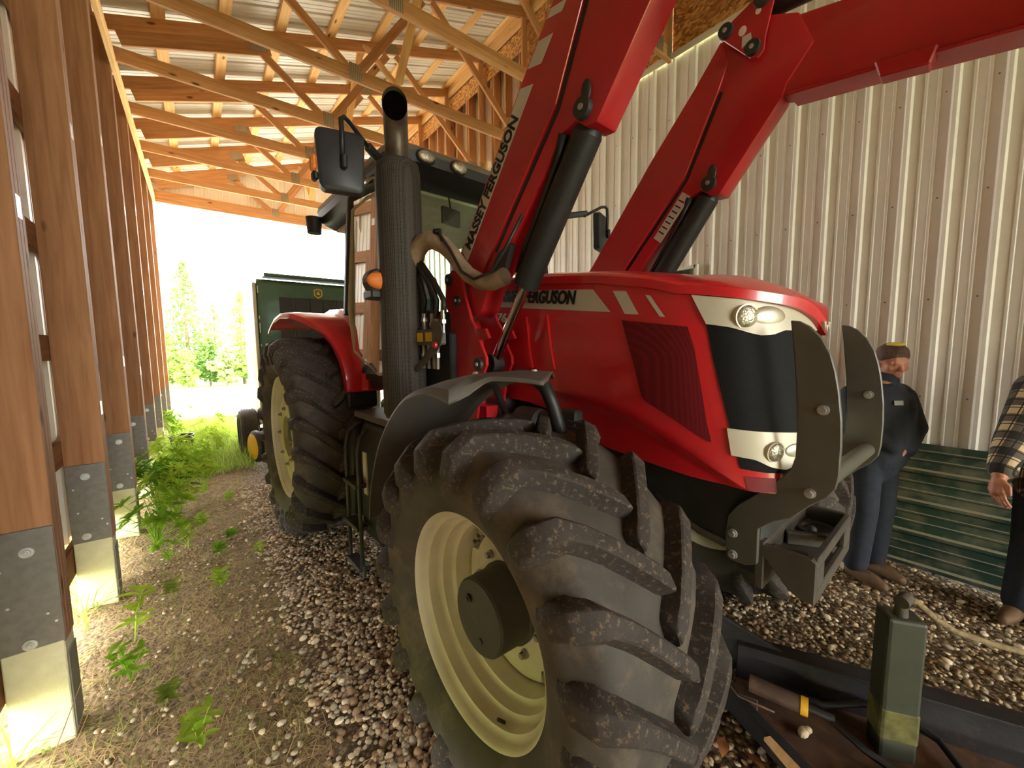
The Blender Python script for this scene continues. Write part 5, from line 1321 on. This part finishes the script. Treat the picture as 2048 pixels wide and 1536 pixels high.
voxel_body('jeans', b, M_JEANS, pe2, .011, 3)
for sx in (-1, 1):
    b = MB(); x = .07; y = -.03 + sx * .11
    limb(b, [(x, y, .14), (x, y, .05)], [.055, .052]); limb(b, [(x + .02, y, .045), (x - .10, y + .03, .045), (x - .16, y + .05, .035)], [.045, .045, .032]); voxel_body('boot', b, M_BOOT, pe2, .009, 3)

# ================================================================== implement lying on the gravel, lower right
M_DARK = mat('worn_dark_steel', lin((46, 44, 46)), .55, metal=.2, var=.25, scale=9, bump=.15, bscale=60, col2=lin((92, 66, 48)), mixs=(6., .58, .8))
M_RUST = mat('rusty_plate', lin((84, 62, 48)), .8, var=.3, scale=9, bump=.3, bscale=60, col2=lin((120, 84, 58)), mixs=(12., .5, .7))
M_OLIVE = mat('olive_grey_paint', lin((66, 68, 56)), .5, var=.1, scale=10, bump=.05)
IM = tag(empty('blade_implement', (2.07, .19, 0)), 'dark steel implement with upright grey tube lying on the gravel by the front tyre', 'implement')
def I(x, y, z): return Vector((x - 2.07, y - .19, z))
d_ = (I(2.55, -.53, 0) - I(1.97, .74, 0)).normalized()
MB().bar(I(1.97, .74, .10), I(2.55, -.53, .10), .03, .19).build('blade', M_DARK, IM, bevel=.004)
MB().bar(I(1.985, .745, .197), I(2.565, -.525, .197), .09, .014).build('blade_flange', M_DARK, IM, bevel=.003)
MB().bar(I(1.94, .73, .012), I(2.50, -.55, .012), .12, .022).build('blade_shoe', M_RUST, IM, bevel=.004)
e0 = I(1.95, .80, 0); n_ = Vector((-d_.y, d_.x, 0))
MB().add([e0 + Vector((0, 0, .01)), e0 - d_ * -.28 + Vector((0, 0, .19)), e0 + Vector((-.01, .02, .31)), e0 + n_ * .02 + Vector((0, 0, .01)), e0 + d_ * .28 + n_ * .02 + Vector((0, 0, .19)), e0 + n_ * .02 + Vector((-.01, .02, .31))], [(0, 1, 2), (3, 5, 4), (0, 3, 4, 1), (1, 4, 5, 2), (2, 5, 3, 0)]).build('end_fin', M_DARK, IM, bevel=.003)
MB().bar(I(1.84, .82, .05), I(1.62, .30, .05), .05, .09).build('side_rail', M_DARK, IM, bevel=.006)
MB().bar(I(1.62, .32, .05), I(2.2, -.30, .05), .05, .09).build('front_rail', M_DARK, IM, bevel=.006)
MB().add([I(1.83, .78, .03), I(1.66, .34, .03), I(2.2, -.25, .03), I(2.4, -.2, .03), I(2.0, .66, .03), I(1.83, .78, .015), I(1.66, .34, .015), I(2.2, -.25, .015), I(2.4, -.2, .015), I(2.0, .66, .015)], [(0, 1, 2, 3, 4), (9, 8, 7, 6, 5)] + [(k, k + 5, (k + 1) % 5 + 5, (k + 1) % 5) for k in range(5)]).build('base_plate', M_RUST, IM)
MB().bar(I(2.06, .20, .02), I(2.06, .20, .60), .10, .12, up=(.55, -.83, 0)).build('upright_tube', M_OLIVE, IM, bevel=.012, seg=2)
MB().bar(I(2.06, .20, .10), I(2.06, .20, .235), .104, .124, up=(.55, -.83, 0)).build('yellow_band', mat('faded_yellow', lin((92, 88, 44)), .7, var=.4, scale=20), IM, bevel=.012, seg=2)
MB().cyl(I(2.05, .20, .60), I(2.05, .20, .655), .022, .018, 14).build('top_stud', M_CAST, IM, smooth=.6)
MB().cyl(I(2.03, .20, .66), I(2.075, .19, .665), .024, .024, 14).build('stud_eye', M_CAST, IM, smooth=.6)
MB().cyl(I(1.86, .64, .115), I(1.91, .45, .115), .034, .034, 18).build('ram_barrel', M_RUST, IM, smooth=.6)
MB().cyl(I(1.91, .45, .115), I(1.935, .35, .115), .016, .016, 12).build('ram_rod', M_DARK, IM, smooth=.6)
MB().cyl(I(1.907, .46, .115), I(1.914, .435, .115), .036, .036, 18).build('ram_ring', M_YEL, IM, smooth=.6)
MB().tube([I(1.93, .36, .11), I(1.90, .25, .09), I(1.90, .12, .07), I(1.98, .02, .06), I(2.10, .0, .06), I(2.20, .08, .07), I(2.20, .2, .09), I(2.12, .30, .11), I(2.0, .40, .10), I(1.98, .55, .09)], .013, 10).build('rubber_hose', M_BLACK, IM, smooth=3.2)
MB().tube([I(1.86, .86, .24), I(1.78, .74, .15), I(1.74, .64, .12), I(1.80, .52, .10)], .004, 6).build('wire', M_RUST, IM, smooth=3.2)
MB().tube([I(1.74, .64, .13), I(1.78, .58, .12), I(1.72, .56, .04)], .003, 6).build('thin_wire', M_RUST, IM, smooth=3.2)
rope = tag(MB().tube([(2.055, .195, .668), (2.12, .165, .64), (2.20, .125, .565), (2.30, .07, .49), (2.45, -.02, .42), (2.62, -.12, .35), (2.85, -.27, .24), (3.05, -.42, .10), (3.12, -.50, .02)], .012, 10).build('rope', mat('tan_rope', lin((134, 116, 84)), .9, var=.2, scale=40, bump=.5, bscale=160), smooth=3.2), 'tan rope tied to the upright tube and trailing right over the gravel', 'rope')
lath = tag(MB().bar((1.675, .50, .085), (1.56, .28, .085), .045, .016).build('wooden_lath', W_LIGHT, bevel=.002), 'short pale wooden lath lying across the dark implement', 'lath')
tag(MB().sphere((1.85, .43, .05), .022, 10, 6, (1.5, .9, .6)).sphere((1.87, .42, .055), .015, 8, 6, (1.2, 1, .7)).build('stone_chip', M_PEB[2], smooth=.6), 'pale stone chip lying on the rusty base plate', 'stone')
tag(MB().add([(1.71, .90, .0), (1.66, .93, .0), (1.66, .93, .19), (1.71, .90, .19), (1.73, .94, .0), (1.68, .97, .0), (1.68, .97, .19), (1.73, .94, .19)], [(0, 1, 2, 3), (4, 7, 6, 5), (0, 3, 7, 4), (1, 5, 6, 2), (3, 2, 6, 7), (0, 4, 5, 1)]).build('wood_block', W_SKB if 'W_SKB' in globals() else M_SKIRT, bevel=.004), 'small brown wood block standing beside the front tyre tread', 'wood block')
for k, (x, y, a) in enumerate(((1.56, .62, .3), (1.60, .52, 1.1))):
    v0 = Vector((x, y, .02))
    tag(MB().grid(lambda u, v: (x + (u - .5) * .11 * math.cos(a) - (v - .5) * .045 * (1 - abs(2 * u - 1) ** 2) * math.sin(a), y + (u - .5) * .11 * math.sin(a) + (v - .5) * .045 * (1 - abs(2 * u - 1) ** 2) * math.cos(a), .02 + .012 * math.sin(5 * u) + .01 * v), 8, 3).build('dry_leaf', leafmat('dry_leaf_brown_%d' % k, lin((132, 88, 54)), .2, .2), smooth=3.2),
        ('curled brown dry leaf by the front tyre, nearer the wheel', 'curled brown dry leaf beside the implement side rail')[k], 'leaf', 'dry leaves by the implement')

# ================================================================== pot and plants on the left
pot = tag(empty('plant_pot', (-.30, 8.15, 0)), 'black plastic pot standing among weeds at the far end', 'pot')
MB().lathe([(0, .0), (.0, .12), (.26, .155), (.275, .165), (.29, .165), (.29, .15), (.25, .145), (.22, 0)], axis='z', n=28).build('pot_body', M_BLACK, pot, smooth=.6)
LG = [leafmat('weed_leaf_%s' % n, lin(c), .25, .45) for n, c in (('bright', (132, 170, 52)), ('deep', (88, 132, 44)), ('lime', (166, 192, 70)), ('olive', (126, 142, 62)))]
def leaf(b, base, d, ln, w, droop=.4, up=Vector((0, 0, 1))):
    d = Vector(d).normalized(); s = d.cross(up)
    s = s.normalized() if s.length > 1e-4 else Vector((1, 0, 0))
    nn = s.cross(d); vs = []; p = Vector(base); dd = d.copy(); k = 4
    for i in range(k + 1):
        t = i / k; ww = w * math.sin(PI * min(.97, .12 + .86 * t)) * .5
        vs += [p - s * ww + nn * ww * .25, p, p + s * ww + nn * ww * .25]
        dd = (dd - Vector((0, 0, 1)) * droop * .25).normalized(); p = p + dd * ln / k
    fs = []
    for i in range(k):
        a = i * 3
        fs += [(a, a + 1, a + 4, a + 3), (a + 1, a + 2, a + 5, a + 4)]
    b.add(vs, fs)
def lupine(seed, h, n, m):
    rs = random.Random(seed); t = empty('lupine_plant'); st = MB(); 
    lv = []
    for k in range(n):
        a = rs.uniform(0, 6.28); hh = h * rs.uniform(.35, 1); rad = h * rs.uniform(.12, .5)
        tip = Vector((rad * math.cos(a), rad * math.sin(a), hh))
        st.tube([(0, 0, 0), (tip.x * .35, tip.y * .35, hh * .6), tip], [.004, .003, .002], 5)
        b = MB(); ax = Vector((math.cos(a) * .5, math.sin(a) * .5, 1)).normalized(); e1 = ax.orthogonal().normalized(); e2 = ax.cross(e1)
        for j in range(9):
            q = j * 2 * PI / 9; leaf(b, tip, e1 * math.cos(q) + e2 * math.sin(q) + ax * .35, max(.07, h * rs.uniform(.20, .27)), max(.018, h * .058), .35)
        lv.append(b)
    st.build('stems', m, t)
    for b in lv: b.build('palmate_leaf', m, t, fix=False, smooth=3.2)
    return t
def sprout(seed, h, n, m, ll=.09, lw=.035):
    rs = random.Random(seed); t = empty('weed_plant'); st = MB(); leaves = []
    for k in range(n):
        a = rs.uniform(0, 6.28); lean = rs.uniform(.05, .35) * h; hh = h * rs.uniform(.6, 1)
        top = Vector((lean * math.cos(a), lean * math.sin(a), hh)); mid = Vector((top.x * .3, top.y * .3, hh * .55))
        st.tube([(0, 0, 0), mid, top], [.0035, .003, .0015], 5)
        for j in range(8):
            t_ = .25 + .75 * j / 7; p = mid * (t_ * 2 if t_ < .5 else 1) if t_ < .5 else mid + (top - mid) * ((t_ - .5) * 2)
            q = a + j * 2.4; b = MB(); leaf(b, p, (math.cos(q), math.sin(q), .5), ll * rs.uniform(.7, 1.15), lw, .5); leaves.append(b)
    st.build('stems', m, t)
    for b in leaves: b.build('leaf', m, t, fix=False, smooth=3.2)
    return t
PL = [('L', (-.38, 4.38), .46, 26, 0, 'large lupine clump growing beside the third concrete pier'), ('L', (-.27, 4.95), .52, 22, 2, 'tall lupine just beyond the largest clump'),
      ('L', (-.30, 5.6), .54, 22, 0, 'lupine growing between the fourth and fifth posts'), ('L', (-.30, 4.02), .16, 5, 0, 'small lupine seedling at the foot of the large clump'),
      ('L', (-.17, 4.13), .16, 5, 2, 'small lime lupine seedling right of its twin'), ('S', (.02, 3.30), .15, 4, 2, 'low leafy weed in the middle of the dirt strip'),
      ('S', (.29, 3.62), .12, 2, 2, 'two-stemmed sprout leaning at the edge of the gravel'), ('S', (-.39, 2.98), .34, 2, 2, 'tall lime weed standing right of the nearest concrete pier'),
      ('S', (-.37, 2.62), .22, 3, 0, 'leafy weed close against the nearest concrete pier'), ('S', (-.10, 1.98), .20, 3, 2, 'lime weed at the bottom edge of the dirt strip'),
      ('S', (.03, 3.85), .10, 5, 0, 'mat of low green weed on the dirt'), ('L', (-.05, 5.7), .36, 14, 2, 'lime lupine out in the middle of the path'),
      ('S', (.02, 6.4), .30, 6, 2, 'bushy lime weed before the black pot'), ('L', (-.36, 6.6), .52, 18, 2, 'lupine growing behind the fifth post'),
      ('S', (-.15, 7.4), .36, 7, 0, 'bushy green weed right in front of the black pot'), ('L', (-.42, 7.8), .48, 10, 2, 'lupine left of the black pot'), ('S', (.16, 5.2), .12, 4, 2, 'small weed on the gravel beside the rear tyre'),
      ('L', (-.40, 5.15), .60, 20, 1, 'deep green lupine pressed against the fourth post'), ('L', (-.12, 6.9), .50, 18, 2, 'lime lupine halfway to the black pot'),
      ('L', (.12, 7.6), .45, 14, 2, 'lime lupine near the small baler wheel'), ('L', (-.45, 9.0), .62, 16, 0, 'lupine beyond the black pot'), ('L', (.10, 8.8), .5, 14, 2, 'lime lupine at the edge of the yard'),
      ('S', (-.08, 4.6), .14, 6, 2, 'low lime weed right of the large clump'), ('S', (.12, 4.15), .08, 5, 0, 'flat green weed at the gravel edge near the rear tyre'), ('S', (-.22, 2.35), .10, 3, 3, 'small olive weed low in the dirt strip'),
      ('S', (-.25, 3.42), .12, 3, 3, 'small olive weed near the second concrete pier')]
for i, (kd, (x, y), h, n, mi, lab) in enumerate(PL):
    t = lupine(40 + i, h, n, LG[mi]) if kd == 'L' else sprout(90 + i, h, n, LG[mi], ll=.045 + .16 * h, lw=.02 + .05 * h)
    t.location = (x, y, floor_z(x, y)); tag(t, lab, 'plant', 'weeds in the dirt strip')
def blades(name, n, area, hr, m, lay=.0, w=.0035, seed=1, dens=None, z0=None):
    rs = np.random.RandomState(seed); x0, x1, y0, y1 = area
    x = rs.uniform(x0, x1, n); y = y0 + (y1 - y0) * rs.rand(n) ** (1.0 if dens is None else dens); h = rs.uniform(hr[0], hr[1], n); a = rs.uniform(0, 6.28, n)
    el = np.clip(rs.normal(1.25 - lay * 1.15, .28, n), .03, 1.5)
    z = np.array([floor_z(p, q) if z0 is None else z0 for p, q in zip(x, y)]) + .003
    dx, dy, dz = np.cos(a) * np.cos(el), np.sin(a) * np.cos(el), np.sin(el); sx, sy = -np.sin(a) * w, np.cos(a) * w
    V = np.zeros((n, 5, 3)); b0 = np.stack([x, y, z], 1); d = np.stack([dx, dy, dz], 1) * h[:, None]; s = np.stack([sx, sy, sx * 0], 1)
    m1 = b0 + d * .55; bend = np.stack([dx * .25 * h, dy * .25 * h, -.12 * h], 1)
    V[:, 0] = b0 - s; V[:, 1] = b0 + s; V[:, 2] = m1 + s * .8; V[:, 3] = m1 - s * .8; V[:, 4] = b0 + d + bend
    V[:, :, 2] = np.maximum(V[:, :, 2], (z - .001)[:, None])
    k = np.arange(n)[:, None] * 5
    F4 = np.concatenate([k, k + 1, k + 2, k + 3], 1); F3 = np.concatenate([k + 3, k + 2, k + 4], 1)
    me = bpy.data.meshes.new(name); me.vertices.add(n * 5); me.vertices.foreach_set('co', V.reshape(-1))
    lo = np.concatenate([F4.reshape(-1), F3.reshape(-1)]); me.loops.add(len(lo)); me.loops.foreach_set('vertex_index', lo.astype(np.int32))
    me.polygons.add(2 * n); me.polygons.foreach_set('loop_start', np.concatenate([np.arange(n) * 4, n * 4 + np.arange(n) * 3]).astype(np.int32)); me.polygons.foreach_set('loop_total', np.concatenate([np.full(n, 4), np.full(n, 3)]).astype(np.int32))
    me.materials.append(m); me.update(calc_edges=True); return link(name, me)
M_STRAW = leafmat('straw', lin((190, 166, 118)), .25, .25); M_GRASS = leafmat('grass', lin((156, 176, 84)), .25, .5); M_GRASSD = leafmat('thin_grass', lin((120, 140, 62)), .25, .4)
tag(blades('dry_straw', 5200, (-.62, .34, 1.45, 6.2), (.03, .13), M_STRAW, 1., .0016, 2, 1.5), 'dry straw litter strewn over the dirt strip', 'straw', kind='stuff')
tag(blades('thin_grass', 1500, (-.55, .30, 1.7, 6.0), (.03, .10), M_GRASSD, .35, .0014, 3, 1.3), 'thin green grass scattered over the dirt strip', 'grass', kind='stuff')
tag(blades('tall_grass', 7000, (-.60, .55, 6.4, 11.6), (.12, .42), M_GRASS, .25, .0035, 4), 'tall bright grass crowding the open far end', 'grass', kind='stuff')
tag(blades('outside_grass', 9000, (-2.6, -.60, .6, 12.5), (.08, .35), M_GRASS, .45, .004, 5, None, 0.), 'sunlit grass growing outside the left wall', 'grass', kind='stuff')
for k, pts in enumerate(([(-.58, 2.0, .0), (-.50, 2.14, .2), (-.44, 2.30, .36)], [(-.56, 1.98, .0), (-.46, 2.14, .16), (-.40, 2.30, .28)])):
    tag(MB().tube(pts, [.002, .0018, .001], 5).build('grass_stalk', M_STRAW), ('thin dry stalk leaning across the nearest concrete pier, upper one', 'thin dry stalk leaning across the nearest concrete pier, lower one')[k], 'stalk', 'dry stalks at the nearest pier')

# ================================================================== trees beyond the yard
M_TR = mat('tree_bark', lin((116, 100, 82)), .9, var=.2, scale=10)
LT_ = [leafmat('hazed_leaf_%s' % n, lin(c), .25, .5) for n, c in (('lime', (150, 178, 92)), ('green', (122, 156, 84)), ('pale', (168, 186, 120)))]  # leaf tones lightened: haze and glare over the trees put into the colour
def tree(kind, x, y, h, m, seed, label):
    rs = random.Random(seed); t = empty('spruce_tree' if kind == 'spruce' else 'leafy_tree', (x, y, -.05)); tr = MB(); cr = MB()
    tr.tube([(0, 0, 0), (rs.uniform(-.05, .05), 0, h * .5), (0, 0, h)], [.02 * h, .012 * h, .003 * h], 7)
    def tuft(p, s):
        for _ in range(3):
            a = Vector((rs.gauss(0, 1), rs.gauss(0, 1), rs.gauss(0, .6))).normalized(); b_ = a.orthogonal().normalized() * s * .45; a = a * s
            q = Vector(p) + Vector((rs.uniform(-s, s), rs.uniform(-s, s), rs.uniform(-s, s))) * .5
            cr.add([q - a * .5, q + b_ * .5, q + a * .5, q - b_ * .5], [(0, 1, 2, 3)])
    n = int(20 * h)
    for k in range(n):
        z = h * (.10 + .88 * (k / n)); a = k * 2.4 + rs.uniform(-.4, .4)
        R = (h * .30 * (1 - z / h) ** .85 + .05) * rs.uniform(.7, 1.1) if kind == 'spruce' else h * .34 * math.sin(PI * min(1, .12 + .88 * z / h)) * rs.uniform(.5, 1.1)
        e = Vector((R * math.cos(a), R * math.sin(a), z + (-.12 * R if kind == 'spruce' else .3 * R)))
        tr.tube([(0, 0, z), e], [.006 * h * (1 - z / h) + .004, .003], 4)
        for j in range(5 + int(R * 14)):
            f_ = rs.uniform(.2, 1.05); p = Vector((0, 0, z)) * (1 - f_) + e * f_
            tuft(p, .12 + .06 * rs.random() if kind == 'spruce' else .16 + .08 * rs.random())
    tr.build('trunk', M_TR, t, fix=False); cr.build('foliage', m, t, fix=False)
    return tag(t, label, 'tree', 'trees beyond the yard')
for i, a in enumerate([('spruce', -.35, 24.0, 5.9, 1, 'tallest thin spruce standing beyond the pale yard'), ('spruce', 1.7, 23.4, 4.6, 0, 'thin spruce close to the green baler'), ('spruce', -1.75, 25.5, 4.6, 2, 'faint spruce nearest the left posts'), ('spruce', .75, 26.0, 4.3, 2, 'haze-paled spruce between the two tall ones'),
                       ('leafy', -1.2, 23.0, 2.6, 0, 'round leafy bush below the faint spruce'), ('leafy', .35, 23.2, 2.3, 1, 'leafy bush at the foot of the tallest spruce'), ('leafy', 1.9, 22.6, 2.4, 0, 'leafy bush against the baler side'), ('leafy', .95, 22.4, 1.9, 2, 'haze-paled low bush between the two thin spruces'), ('leafy', -.45, 22.2, 1.7, 0, 'lowest lime bush at the yard edge'), ('leafy', -2.4, 23.2, 2.9, 1, 'green bush beside the last left posts')]):
    tree(a[0], a[1], a[2], a[3], LT_[a[4]], 200 + i, a[5])
